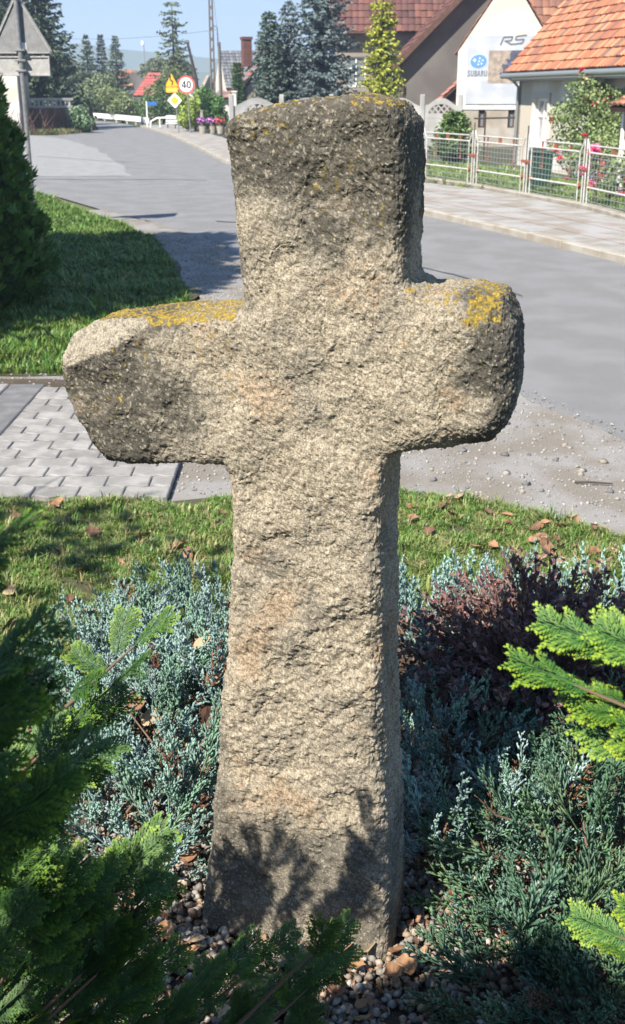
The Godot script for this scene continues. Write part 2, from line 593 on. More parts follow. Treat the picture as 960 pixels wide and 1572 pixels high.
	for i in 46:
		var p: Vector2 = inside_points(PackedVector2Array([Vector2(0.5, -5.5), Vector2(1.0, -5.35), Vector2(1.8, -5.0), Vector2(2.0, -5.9), Vector2(1.3, -7.1), Vector2(0.4, -6.6), Vector2(-0.7, -6.4), Vector2(-0.7, -5.6)]), 1)[0]
		var st := put(so, "stone", stone_mesh(20 + i % 5, 0.6), M.concrete if i % 3 else M.slab_dark, Vector3(p.x, 0.012, p.y))
		st.scale = Vector3.ONE * rng.randf_range(0.012, 0.026)
		st.rotation.y = rng.randf() * TAU
	# raised sidewalk on the far side, its kerb stones and reddish bands
	var walk := PackedVector2Array()
	for p in KERB:
		walk.append(p + Vector2(0.14, 0.05))
	for i in range(WALKIN.size() - 1, -1, -1):
		walk.append(WALKIN[i])
	var wo := structure("sidewalk", flat(walk, 0.09), M.walk)
	var kerb_line := along(PackedVector2Array(KERB), 1.0)
	for i in kerb_line.size() - 1:
		var a := kerb_line[i]
		var b := kerb_line[i + 1]
		if a.x > 5.2:
			continue
		var ks := Shape.new()
		var dir := Vector3(b.x - a.x, 0, b.y - a.y).normalized()
		ks.box(Vector3.ZERO, Vector3(0.16, 0.2, 0.985), Basis(Vector3.UP.cross(dir), Vector3.UP, dir), 0.015)
		var k := put(wo, "kerb_stone", ks.mesh(), M.kerb, Vector3((a.x + b.x) * 0.5 + 0.06, 0.0 + rng.randf_range(-0.008, 0.006), (a.y + b.y) * 0.5))
		k.rotation.y = rng.randfn(0, 0.01)
	for i in range(1, KERB.size() - 2):
		for q in [0.34, 0.68]:
			var a: Vector2 = KERB[i].lerp(near_on(WALKIN, KERB[i]), q)
			var b: Vector2 = KERB[i + 1].lerp(near_on(WALKIN, KERB[i + 1]), q)
			var w := (b - a).orthogonal().normalized() * 0.12
			var band := put(wo, "reddish_band", flat(PackedVector2Array([a - w, b - w, b + w, a + w]), 0.094), M.walk_red)
			band.set_meta("label", "faded reddish paving band along the sidewalk")
	# garden soil and grass behind the fence, far verges
	var garden: Array = []
	for p in WALKIN:
		garden.append(p + Vector2(0.25, 0))
	garden.append_array([Vector2(-6, -73), Vector2(16, -73), Vector2(16, -3.5)])
	structure("garden_ground", flat(PackedVector2Array(garden), 0.05), M.lawn)
	grow_grass("garden_grass", "short sunlit grass behind the white garden fence", PackedVector2Array([Vector2(5.5, -17.5), Vector2(5.0, -20), Vector2(4.4, -22.3), Vector2(2.8, -26), Vector2(0.5, -32), Vector2(4.2, -34), Vector2(6.0, -26), Vector2(7.0, -17.5)]), 7000, 0.05, 0.06, 0.12, [Color(0.16, 0.24, 0.05), Color(0.22, 0.27, 0.08), Color(0.11, 0.2, 0.04)])
	structure("garden_path", flat(ragged([Vector2(4.9, -22.6), Vector2(3.6, -25.6), Vector2(4.1, -26.2), Vector2(5.6, -23.2)], 0.5, 0.04), 0.058), M.walk)
	# lawns
	var left: Array = [Vector2(-1.75, -8.12), Vector2(-1.2, -11.4), Vector2(-1.55, -13.14), Vector2(-2.2, -16.2), Vector2(-2.95, -17.95), Vector2(-4.1, -20.3), Vector2(-5.45, -23.5), Vector2(-9, -24.4), Vector2(-22, -25), Vector2(-22, -8.1)]
	var lp := ragged(left, 0.4, 0.05)
	structure("verge_lawn", flat(lp, 0.012), M.lawn)
	var track := ragged([Vector2(-2.75, -13.6), Vector2(-2.5, -13.4), Vector2(-2.1, -12.0), Vector2(-1.6, -10.6), Vector2(-1.9, -10.4), Vector2(-2.5, -11.6), Vector2(-2.9, -13.0)], 0.3, 0.05)
	structure("worn_track", flat(track, 0.018), M.earth)
	var grass_poly := PackedVector2Array([Vector2(-1.75, -8.15), Vector2(-1.25, -11.2), Vector2(-1.6, -13.14), Vector2(-2.25, -16.2), Vector2(-3.0, -17.95), Vector2(-4.2, -20.3), Vector2(-5.5, -23.4), Vector2(-7.5, -23.8), Vector2(-5, -15), Vector2(-3.6, -8.15)])
	var bare := noise(FastNoiseLite.TYPE_SIMPLEX_SMOOTH, 1.1, 2, 77)
	grow_grass("verge_grass", "lush green grass of the verge between thuja and road", grass_poly, 26000, 0.012, 0.05, 0.11, [Color(0.06, 0.15, 0.02), Color(0.09, 0.19, 0.03), Color(0.12, 0.2, 0.03), Color(0.15, 0.2, 0.05)], bare)
	var front: Array = [Vector2(-3.5, -5.42), Vector2(-0.77, -5.37), Vector2(-0.2, -5.52), Vector2(0.47, -5.55), Vector2(0.95, -5.36), Vector2(1.5, -4.86), Vector2(2.5, -4.0), Vector2(3.2, -3.0), Vector2(2.0, -2.6), Vector2(-2.6, -2.6), Vector2(-3.5, -3.2)]
	structure("front_lawn", flat(ragged(front, 0.2, 0.03), 0.014), M.lawn)
	var fp := PackedVector2Array([Vector2(-2.2, -5.38), Vector2(-0.77, -5.34), Vector2(-0.2, -5.5), Vector2(0.47, -5.5), Vector2(0.95, -5.32), Vector2(1.55, -4.82), Vector2(2.1, -4.2), Vector2(1.6, -3.75), Vector2(0.9, -3.9), Vector2(-0.3, -3.8), Vector2(-0.8, -3.6), Vector2(-1.05, -3.2), Vector2(-2.0, -3.0)])
	grow_grass("lawn_grass", "mown grass strip between the planted bed and the paving", fp, 26000, 0.014, 0.025, 0.062, [Color(0.095, 0.185, 0.028), Color(0.14, 0.215, 0.045), Color(0.19, 0.22, 0.07), Color(0.07, 0.15, 0.025), Color(0.24, 0.21, 0.1)], noise(FastNoiseLite.TYPE_SIMPLEX_SMOOTH, 2.2, 2, 5))
	# planted bed of dark mulch and pebbles
	var bed: Array = [Vector2(-2.4, -1.0), Vector2(-1.1, -3.3), Vector2(-0.85, -3.7), Vector2(-0.3, -3.9), Vector2(0.4, -3.9), Vector2(1.1, -3.95), Vector2(1.7, -3.6), Vector2(2.6, -1.0), Vector2(1.5, 0.8), Vector2(-1.5, 0.8)]
	var bo := structure("planted_bed", flat(ragged(bed, 0.2, 0.03), 0.055), M.earth)
	var area := PackedVector2Array([Vector2(-0.75, -1.5), Vector2(-0.8, -2.3), Vector2(-0.45, -2.9), Vector2(0.5, -2.9), Vector2(0.62, -2.3), Vector2(0.62, -1.5)])
	var meshes: Array[ArrayMesh] = []
	for k in 6:
		meshes.append(stone_mesh(40 + k, [0.62, 0.7, 0.8, 0.55, 0.75, 0.66][k]))
	var tones := [Color(0.27, 0.215, 0.17), Color(0.2, 0.18, 0.16), Color(0.32, 0.27, 0.22), Color(0.17, 0.125, 0.095), Color(0.25, 0.235, 0.22), Color(0.30, 0.225, 0.155), Color(0.4, 0.37, 0.33)]
	var rest: Array[Transform3D] = []
	var rcols := PackedColorArray()
	var single := 0
	var spots := inside_points(area, 8600)
	var mats := []
	for t in tones:
		var m: StandardMaterial3D = M.pebble.duplicate()
		m.albedo_color = t.linear_to_srgb()
		mats.append(m)
	for i in spots.size():
		var p := spots[i]
		var r := rng.randf_range(0.006, 0.0118)
		var y := 0.06 + r * 0.25 + 0.022 * float(i) / spots.size()
		var b := Basis.from_euler(Vector3(rng.randf_range(-0.5, 0.5), rng.randf() * TAU, rng.randf_range(-0.5, 0.5))).scaled(Vector3.ONE * r)
		var seen_here := (p.x > -0.16 and p.x < 0.36 and p.y > -2.28) or (p.x > -0.42 and p.x < -0.24 and p.y < -2.02 and p.y > -2.55)
		if seen_here and i > spots.size() - 3500 and single < 300:
			single += 1
			var o := put(bo, "pebble", meshes[i % 6], mats[rng.randi() % 7], Vector3(p.x, y, p.y))
			o.basis = b
		else:
			rest.append(Transform3D(b, Vector3(p.x, y, p.y)))
			rcols.append(tones[rng.randi() % 7] * rng.randf_range(0.8, 1.2))
	scatter(bo, "pebbles", meshes[1], M.pebble, rest, rcols)
	# hills on the horizon
	var h := Shape.new()
	var f := noise(FastNoiseLite.TYPE_SIMPLEX_SMOOTH, 0.0022, 4, 9)
	for layer in 2:
		var z := [-560.0, -800.0][layer] as float
		var last := Vector3.ZERO
		for i in 81:
			var x := -900.0 + 22.5 * i
			var y := [9.0, 24.0][layer] + [10.0, 17.0][layer] * f.get_noise_2d(x * [1.6, 1.0][layer], z) + 1.4 * sin(x * 0.9) as float
			var p := Vector3(x, y, z + 20.0 * sin(x * 0.01))
			if i > 0:
				h.quad(last + Vector3(0, -last.y - 1, 60), last, p, p + Vector3(0, -p.y - 1, 60))
				h.quad(last, last + Vector3(0, -last.y - 1, -60), p + Vector3(0, -p.y - 1, -60), p)
			last = p
	structure("hills", h.mesh(), M.hill)


func near_on(line: Array, p: Vector2) -> Vector2:
	var best := Vector2.INF
	for i in line.size() - 1:
		var q := Geometry2D.get_closest_point_to_segment(p, line[i], line[i + 1])
		if q.distance_to(p) < best.distance_to(p):
			best = q
	return best


func build_paving() -> void:
	var base := structure("paving", flat(PackedVector2Array([Vector2(-3.4, -5.34), Vector2(-3.4, -8.0), Vector2(-1.9, -8.0), Vector2(-1.15, -7.6), Vector2(-0.78, -7.4), Vector2(-0.74, -5.36)]), 0.013), M.earth, "wavy concrete paving with grass in its joints")
	var L := 0.238
	var W := 0.162
	var meshes: Array[ArrayMesh] = []
	for half in 2:
		var len := L if half == 0 else L * 0.5
		var g := 0.0035
		var o := PackedVector2Array()
		var steps := 12 if half == 0 else 6
		for k in steps + 1:
			var x := g + (len - 2 * g) * k / steps
			o.append(Vector2(x, W - 0.0065 + 0.011 * sin(TAU * x / (L * 0.5))))
		for k in steps + 1:
			var x := len - g - (len - 2 * g) * k / steps
			o.append(Vector2(x, 0.0065 + 0.011 * sin(TAU * x / (L * 0.5))))
		var mid := Vector2(len * 0.5, W * 0.5)
		var s := Shape.new()
		for k in o.size():
			var a := o[k]
			var b := o[(k + 1) % o.size()]
			var ai := a + (mid - a).normalized() * 0.006
			var bi := b + (mid - b).normalized() * 0.006
			s.quad(Vector3(a.x, 0, -a.y), Vector3(a.x, 0.024, -a.y), Vector3(b.x, 0.024, -b.y), Vector3(b.x, 0, -b.y))
			s.quad(Vector3(a.x, 0.024, -a.y), Vector3(ai.x, 0.029, -ai.y), Vector3(bi.x, 0.029, -bi.y), Vector3(b.x, 0.024, -b.y))
			s.tri(Vector3(ai.x, 0.029, -ai.y), Vector3(mid.x, 0.029, -mid.y), Vector3(bi.x, 0.029, -bi.y))
		meshes.append(s.mesh())
	for row in 14:
		var z := -5.38 - W * row
		var beside := row >= 5
		var x := -1.905 if beside else -3.2 + (L * 0.5 if row % 2 else 0.0) + 0.07
		var slim := beside and row % 2 == 1
		while x + L * 0.5 < -0.70 - row * 0.004:
			slim = slim or x + L > -0.68
			if not (z < -7.2 and x > -1.3 and rng.randf() < 0.6):
				var p := put(base, "paver", meshes[1 if slim else 0], M.paver[rng.randi() % 4], Vector3(x, 0.013 + rng.randf_range(-0.002, 0.003), z))
				p.rotation = Vector3(rng.randfn(0, 0.006), rng.randfn(0, 0.006), rng.randfn(0, 0.006))
			x += L * 0.5 if slim else L
			slim = false
	for q in [[Vector3(-2.035, 0.013, -6.96), Vector3(0.25, 0.06, 1.54), "dark"], [Vector3(-2.43, 0.015, -6.96), Vector3(0.52, 0.06, 1.54), "pale"]]:
		var s := Shape.new()
		s.box(Vector3.ZERO, q[1], Basis.IDENTITY, 0.008)
		var o := put(base, "slab", s.mesh(), M.slab_dark if q[2] == "dark" else M.slab_pale, q[0])
		o.set_meta("label", "smooth dark grey concrete slab" if q[2] == "dark" else "pale sandy concrete slab")


# ---------- buildings ----------
# a wall face in the plane of U (along) and up, with openings (Rect2 in metres) and an optional gable top
func wall(parent: Node3D, called: String, m: Material, o: Vector3, u: Vector3, w: float, h: float, holes: Array, thick := 0.25, apex := Vector2.ZERO) -> void:
	var s := Shape.new()
	var n := Vector3(-u.z, 0, u.x) * -1.0  # outward, with u running to the right as seen from outside
	n = u.cross(Vector3.UP)
	var xs := [0.0, w]
	var ys := [0.0, h]
	for r: Rect2 in holes:
		xs.append_array([r.position.x, r.end.x])
		ys.append_array([r.position.y, r.end.y])
	xs.sort()
	ys.sort()
	for i in xs.size() - 1:
		for j in ys.size() - 1:
			if xs[i + 1] - xs[i] < 0.001 or ys[j + 1] - ys[j] < 0.001:
				continue
			var mid := Vector2((xs[i] + xs[i + 1]) * 0.5, (ys[j] + ys[j + 1]) * 0.5)
			var open := false
			for r: Rect2 in holes:
				open = open or r.has_point(mid)
			if open:
				continue
			var c := o + u * mid.x + Vector3(0, mid.y, 0) - n * thick * 0.5
			s.box(c, Vector3(xs[i + 1] - xs[i], ys[j + 1] - ys[j], thick), Basis(u, Vector3.UP, n))
	if apex != Vector2.ZERO:
		var a := o + Vector3(0, h, 0)
		var b := o + u * w + Vector3(0, h, 0)
		var t := o + u * apex.x + Vector3(0, apex.y, 0)
		s.tri(a, t, b)
		s.tri(a - n * thick, b - n * thick, t - n * thick)
		s.quad(a - n * thick, t - n * thick, t, a)
		s.quad(t - n * thick, b - n * thick, b, t)
	put(parent, called, s.mesh(), m)


func window(parent: Node3D, o: Vector3, u: Vector3, r: Rect2, frame_m: Material, cross: bool) -> void:
	var n := u.cross(Vector3.UP)
	var b := Basis(u, Vector3.UP, n)
	var c := o + u * r.get_center().x + Vector3(0, r.get_center().y, 0) - n * 0.1
	var f := Shape.new()
	var t := 0.06
	for q in [[Vector2(0, r.size.y * 0.5 - t * 0.5), Vector2(r.size.x, t)], [Vector2(0, -r.size.y * 0.5 + t * 0.5), Vector2(r.size.x, t)], [Vector2(r.size.x * 0.5 - t * 0.5, 0), Vector2(t, r.size.y - 2 * t)], [Vector2(-r.size.x * 0.5 + t * 0.5, 0), Vector2(t, r.size.y - 2 * t)]]:
		f.box(c + u * q[0].x + Vector3(0, q[0].y, 0), Vector3(q[1].x, q[1].y, 0.07), b)
	if cross:
		f.box(c + Vector3(0, r.size.y * 0.12, 0), Vector3(r.size.x - 2 * t, 0.05, 0.06), b)
		f.box(c + Vector3(0, -0.1, 0) * 0, Vector3(0.05, r.size.y - 2 * t, 0.064), b)
	var win := put(parent, "window", f.mesh(), frame_m)
	var g := Shape.new()
	g.box(c - n * 0.01, Vector3(r.size.x - t, r.size.y - t, 0.008), b)
	put(win, "pane", g.mesh(), M.glass)
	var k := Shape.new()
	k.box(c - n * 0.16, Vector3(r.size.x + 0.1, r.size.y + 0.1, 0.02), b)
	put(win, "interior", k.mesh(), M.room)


# rows of clay tiles laid from the eave up; each course is one part
func tiled_roof(parent: Node3D, e0: Vector3, e1: Vector3, slope: Vector3, courses: int, tile_w: float, tints: Array, jitter := 0.2) -> void:
	var u := (e1 - e0).normalized()
	var n := u.cross(slope.normalized())
	if n.y < 0.0:
		n = -n
	var flip := (u.cross(slope.normalized())).y < 0.0
	var len := e0.distance_to(e1)
	var tiles := int(len / tile_w)
	var under := Shape.new()
	var uc := e0 + u * len * 0.5 + slope * 0.5 - n * 0.07
	under.box(uc, Vector3(len - 0.06, slope.length() - 0.02, 0.08), Basis(u, slope.normalized(), u.cross(slope.normalized())))
	var deck := put(parent, "roof", under.mesh(), M.brown_wood)
	for k in courses:
		var s := Shape.new()
		var f0 := slope * (float(k) / courses)
		var f1 := slope * (float(k + 1.12) / courses)
		for t in tiles:
			var c: Color = tints[rng.randi() % tints.size()]
			s.col = c * rng.randf_range(1.0 - jitter, 1.0 + jitter)
			var sag := rng.randfn(0, 0.006)
			var steps := 3
			for i in steps:
				var x0 := len * (t + float(i) / steps) / tiles
				var x1 := len * (t + float(i + 1) / steps) / tiles
				var h0 := 0.035 * sin(PI * float(i) / steps) + sag
				var h1 := 0.035 * sin(PI * float(i + 1) / steps) + sag
				var lift := 0.045
				var a := e0 + u * x0 + f0 + n * (lift + h0)
				var b := e0 + u * x1 + f0 + n * (lift + h1)
				var d := e0 + u * x1 + f1 + n * (0.004 + h1)
				var e := e0 + u * x0 + f1 + n * (0.004 + h0)
				if flip:
					s.quad(a, b, d, e)
					s.quad(a - n * 0.04, b - n * 0.04, b, a)
				else:
					s.quad(a, e, d, b)
					s.quad(a - n * 0.04, a, b, b - n * 0.04)
		put(deck, "tile_course", s.mesh(), M.tile)


func build_houses() -> void:
	var orange := [Color(0.32, 0.115, 0.055), Color(0.36, 0.14, 0.07), Color(0.26, 0.095, 0.052), Color(0.36, 0.18, 0.10), Color(0.17, 0.09, 0.065)]
	var maroon := [Color(0.10, 0.04, 0.03), Color(0.12, 0.05, 0.036), Color(0.085, 0.036, 0.032)]
	var brown := [Color(0.21, 0.09, 0.055), Color(0.16, 0.075, 0.05), Color(0.25, 0.125, 0.075)]
	# low house with the orange tiled roof
	var u := Vector3(1.13, 0, 8.4).normalized()
	var out := u.cross(Vector3.UP)
	var A := Vector3(5.75, 0.05, -33.0)
	var low := thing("tiled_house", "low cream house with orange clay tile roof behind the roses", "house", A)
	var holes := [Rect2(1.5, 0.62, 1.1, 1.15), Rect2(5.6, 0.62, 1.1, 1.15)]
	wall(low, "front_wall", M.cream_wall, Vector3.ZERO, u, 14.0, 2.44, holes)
	for r in holes:
		window(low, Vector3.ZERO, u, r, M.white_paint, true)
		var f := Shape.new()
		for q in [[Vector2(0, r.size.y * 0.5 + 0.07), Vector2(r.size.x + 0.28, 0.14)], [Vector2(r.size.x * 0.5 + 0.07, 0), Vector2(0.14, r.size.y)], [Vector2(-r.size.x * 0.5 - 0.07, 0), Vector2(0.14, r.size.y)]]:
			f.box(u * (r.get_center().x + q[0].x) + Vector3(0, r.get_center().y + q[0].y, 0) + out * 0.02, Vector3(q[1].x, q[1].y, 0.06), Basis(u, Vector3.UP, out))
		put(low, "window_surround", f.mesh(), M.white_wall)
		var sill := Shape.new()
		sill.box(u * r.get_center().x + Vector3(0, r.position.y - 0.04, 0) + out * 0.06, Vector3(r.size.x + 0.2, 0.06, 0.2), Basis(u, Vector3.UP, out))
		put(low, "window_sill", sill.mesh(), M.white_paint)
	var corner := Shape.new()
	corner.box(u * 8.8 + Vector3(0, 1.22, 0) + out * 0.03, Vector3(0.7, 2.44, 0.08), Basis(u, Vector3.UP, out))
	put(low, "white_pilaster", corner.mesh(), M.white_wall)
	wall(low, "gable_wall", M.cream_wall, -out * 6.0, out, 6.0, 2.44, [], 0.25, Vector2(3.0, 5.9))
	wall(low, "rear_wall", M.cream_wall, u * 14.0 - out * 6.0, -u, 14.0, 2.44, [])
	wall(low, "end_wall", M.cream_wall, u * 14.0, -out, 6.0, 2.44, [], 0.25, Vector2(3.0, 5.9))
	var sl := (-out * 3.35 + Vector3(0, 3.86, 0))
	tiled_roof(low, out * 0.35 - u * 0.25 + Vector3(0, 2.42, 0), out * 0.35 + u * 14.2 + Vector3(0, 2.42, 0), sl, 19, 0.17, orange, 0.13)
	tiled_roof(low, -out * 6.35 + u * 14.2 + Vector3(0, 2.42, 0), -out * 6.35 - u * 0.25 + Vector3(0, 2.42, 0), out * 3.35 + Vector3(0, 3.86, 0), 17, 0.24, orange)
	var gut := Shape.new()
	gut.tube(PackedVector3Array([out * 0.42 - u * 0.3 + Vector3(0, 2.34, 0), out * 0.42 + u * 14.0 + Vector3(0, 2.34, 0)]), PackedFloat32Array([0.07, 0.07]), 8)
	put(low, "gutter", gut.mesh(), M.gutter)
	var fas := Shape.new()
	fas.box(out * 0.16 + u * 7.0 + Vector3(0, 2.27, 0), Vector3(13.6, 0.12, 0.24), Basis(u, Vector3.UP, out))
	put(low, "eave_board", fas.mesh(), M.gutter)
	var dp := Shape.new()
	dp.tube(PackedVector3Array([u * 0.12 + out * 0.3 + Vector3(0, 2.3, 0), u * 0.12 + out * 0.06 + Vector3(0, 2.05, 0), u * 0.12 + out * 0.06 + Vector3(0, 0.0, 0)]), PackedFloat32Array([0.04, 0.04, 0.04]), 8)
	put(low, "downpipe", dp.mesh(), M.gutter)
	# porch of the low house
	var porch := thing("garden_porch", "small wooden porch with red tiled roof and slatted side", "porch", A + u * 11.0 + out * 1.1)
	for k in 9:
		var p := Shape.new()
		p.box(-u * 0.6 + u * 0.13 * k + Vector3(0, 1.35, 0), Vector3(0.09, 0.55, 0.03), Basis(u, Vector3.UP, out))
		put(porch, "slat", p.mesh(), M.brown_wood)
	for k in 2:
		var p := Shape.new()
		p.box(u * (-0.72 + 1.4 * k) + Vector3(0, 0.85, 0), Vector3(0.09, 1.7, 0.09), Basis(u, Vector3.UP, out))
		put(porch, "post", p.mesh(), M.white_paint)
	var fl := Shape.new()
	fl.box(Vector3(0, 0.55, 0) - out * 0.05, Vector3(1.3, 0.9, 0.03), Basis(u, Vector3.UP, out))
	put(porch, "lower_panel", fl.mesh(), M.rust)
	tiled_roof(porch, -u * 0.9 + out * 0.3 + Vector3(0, 1.68, 0), u * 1.2 + out * 0.3 + Vector3(0, 1.68, 0), -out * 1.2 + Vector3(0, 0.5, 0), 5, 0.24, orange)
	# white gabled house with the faded advertisement
	var g := thing("white_gabled_house", "tall white gabled house carrying a faded car advertisement", "house", Vector3(5.35, 0, -44.0))
	var gw := 3.5
	var gh := [Rect2(0.83, 0.72, 0.24, 0.62), Rect2(1.92, 0.72, 0.24, 0.62)]
	wall(g, "gable_wall", M.white_wall, Vector3(0, 1.36, 0), Vector3(1, 0, 0), gw, 2.0, [], 0.3, Vector2(gw * 0.5, 4.55))
	wall(g, "plinth_wall", M.base_wall, Vector3(0.02, 0, -0.03), Vector3(1, 0, 0), gw - 0.6, 1.355, gh, 0.26)
	wall(g, "corner_wall", M.white_wall, Vector3(gw - 0.57, 0, 0.0), Vector3(1, 0, 0), 0.57, 1.355, [], 0.3)
	for r in gh:
		window(g, Vector3(0.02, 0, -0.03), Vector3(1, 0, 0), r, M.brown_wood, false)
	wall(g, "side_wall", M.white_wall, Vector3(0, 0, -7), Vector3(0, 0, 1), 6.7, 3.36, [], 0.3)
	wall(g, "side_wall", M.white_wall, Vector3(gw, 0, -0.3), Vector3(0, 0, -1), 6.7, 3.36, [], 0.3)
	wall(g, "rear_wall", M.white_wall, Vector3(gw, 0, -7), Vector3(-1, 0, 0), gw, 3.36, [], 0.3, Vector2(gw * 0.5, 5.9))
	tiled_roof(g, Vector3(-0.1, 3.25, -7.1), Vector3(-0.1, 3.25, 0.02), Vector3(1.85, 2.72, 0), 10, 0.26, brown)
	tiled_roof(g, Vector3(gw + 0.1, 3.25, 0.02), Vector3(gw + 0.1, 3.25, -7.1), Vector3(-1.85, 2.72, 0), 10, 0.26, brown)
	g.rotation.y = -0.17
	build_poster()
	# long brown roof behind it
	var far := thing("brown_roofed_house", "house with weathered brown tile roof rising behind the white gable", "house", Vector3(8.2, 0, -52.5))
	wall(far, "front_wall", M.cream_wall, Vector3(0, 0, 0), Vector3(1, 0, 0), 12, 3.3, [])
	wall(far, "gable_wall", M.cream_wall, Vector3(0, 0, -7), Vector3(0, 0, 1), 6.75, 3.3, [], 0.25, Vector2(3.4, 8.2))
	wall(far, "gable_wall", M.cream_wall, Vector3(12, 0, -0.25), Vector3(0, 0, -1), 6.75, 3.3, [], 0.25, Vector2(3.4, 8.2))
	tiled_roof(far, Vector3(-0.4, 3.1, 0.3), Vector3(12.3, 3.1, 0.3), Vector3(0, 5.4, -3.8), 16, 0.3, brown, 0.3)
	tiled_roof(far, Vector3(12.3, 3.1, -7.3), Vector3(-0.4, 3.1, -7.3), Vector3(0, 5.4, 3.8), 16, 0.3, brown, 0.3)
	# grey gabled house
	var gr := thing("grey_house", "big grey roughcast house gable with brown verge boards", "house", Vector3(3.75, 0, -50.0))
	wall(gr, "gable_wall", M.grey_wall, Vector3.ZERO, Vector3(1, 0, 0), 6.2, 3.3, [], 0.3, Vector2(3.1, 6.35))
	wall(gr, "side_wall", M.grey_wall, Vector3(0, 0, -5.4), Vector3(0, 0, 1), 5.1, 3.3, [], 0.3)
	wall(gr, "side_wall", M.grey_wall, Vector3(6.2, 0, -0.3), Vector3(0, 0, -1), 5.1, 3.3, [], 0.3)
	tiled_roof(gr, Vector3(-0.45, 2.95, -5.4), Vector3(-0.45, 2.95, 0.42), Vector3(3.5, 3.45, 0), 12, 0.26, maroon)
	tiled_roof(gr, Vector3(6.65, 2.95, 0.42), Vector3(6.65, 2.95, -5.4), Vector3(-3.5, 3.45, 0), 12, 0.26, maroon)
	for sgn in [-1.0, 1.0]:
		var vb := Shape.new()
		vb.bar(Vector3(3.1 + sgn * 3.55, 2.86, 0.46), Vector3(3.1, 6.36, 0.46), 0.22, 0.05)
		put(gr, "verge_board", vb.mesh(), M.fence_wood)
	var pipe := Shape.new()
	pipe.tube(PackedVector3Array([Vector3(-0.42, 2.9, 0.05), Vector3(-0.3, 2.7, 0.05), Vector3(-0.05, 2.4, 0.08), Vector3(0.08, 2.25, 0.08), Vector3(0.08, 0.0, 0.08)]), PackedFloat32Array([0.055, 0.055, 0.055, 0.055, 0.055]), 8)
	put(gr, "downpipe", pipe.mesh(), M.brown_wood)
	var le := thing("lean_to_shed", "small shed with pinkish lean-to roof against the grey gable", "shed", Vector3(5.3, 0, -49.2))
	wall(le, "front_wall", M.brown_wood, Vector3.ZERO, Vector3(1, 0, 0), 1.6, 1.6, [], 0.1)
	wall(le, "side_wall", M.brown_wood, Vector3(0, 0, -0.7), Vector3(0, 0, 1), 0.6, 1.6, [], 0.1)
	tiled_roof(le, Vector3(-0.12, 1.58, -0.75), Vector3(-0.12, 1.58, 0.15), Vector3(1.25, 1.1, 0), 5, 0.2, [Color(0.30, 0.13, 0.11), Color(0.26, 0.12, 0.1)])
	# main block behind the spruces
	var mb := thing("brown_eaved_house", "beige house with dark red brown roof behind the blue spruces", "house", Vector3(1.2, 0, -56.0))
	var mh := [Rect2(1.7, 2.2, 0.9, 1.3), Rect2(0.4, 2.2, 0.9, 1.3)]
	wall(mb, "front_wall", M.beige_wall, Vector3.ZERO, Vector3(1, 0, 0), 7.5, 4.75, mh)
	for r in mh:
		window(mb, Vector3.ZERO, Vector3(1, 0, 0), r, M.white_paint, true)
	wall(mb, "gable_wall", M.beige_wall, Vector3(0, 0, -6.5), Vector3(0, 0, 1), 6.25, 4.75, [], 0.25, Vector2(3.2, 8.6))
	wall(mb, "gable_wall", M.grey_wall, Vector3(7.5, 0, -0.25), Vector3(0, 0, -1), 6.25, 4.75, [], 0.25, Vector2(3.2, 8.6))
	tiled_roof(mb, Vector3(-0.5, 4.55, 0.45), Vector3(7.9, 4.55, 0.45), Vector3(0, 4.3, -3.7), 14, 0.28, maroon, 0.3)
	tiled_roof(mb, Vector3(7.9, 4.55, -6.95), Vector3(-0.5, 4.55, -6.95), Vector3(0, 4.3, 3.7), 14, 0.28, maroon, 0.3)
	var mg := Shape.new()
	mg.tube(PackedVector3Array([Vector3(-0.5, 4.5, 0.52), Vector3(2.6, 4.5, 0.52)]), PackedFloat32Array([0.07, 0.07]), 8)
	put(mb, "gutter", mg.mesh(), M.brown_wood)
	far_houses(orange)


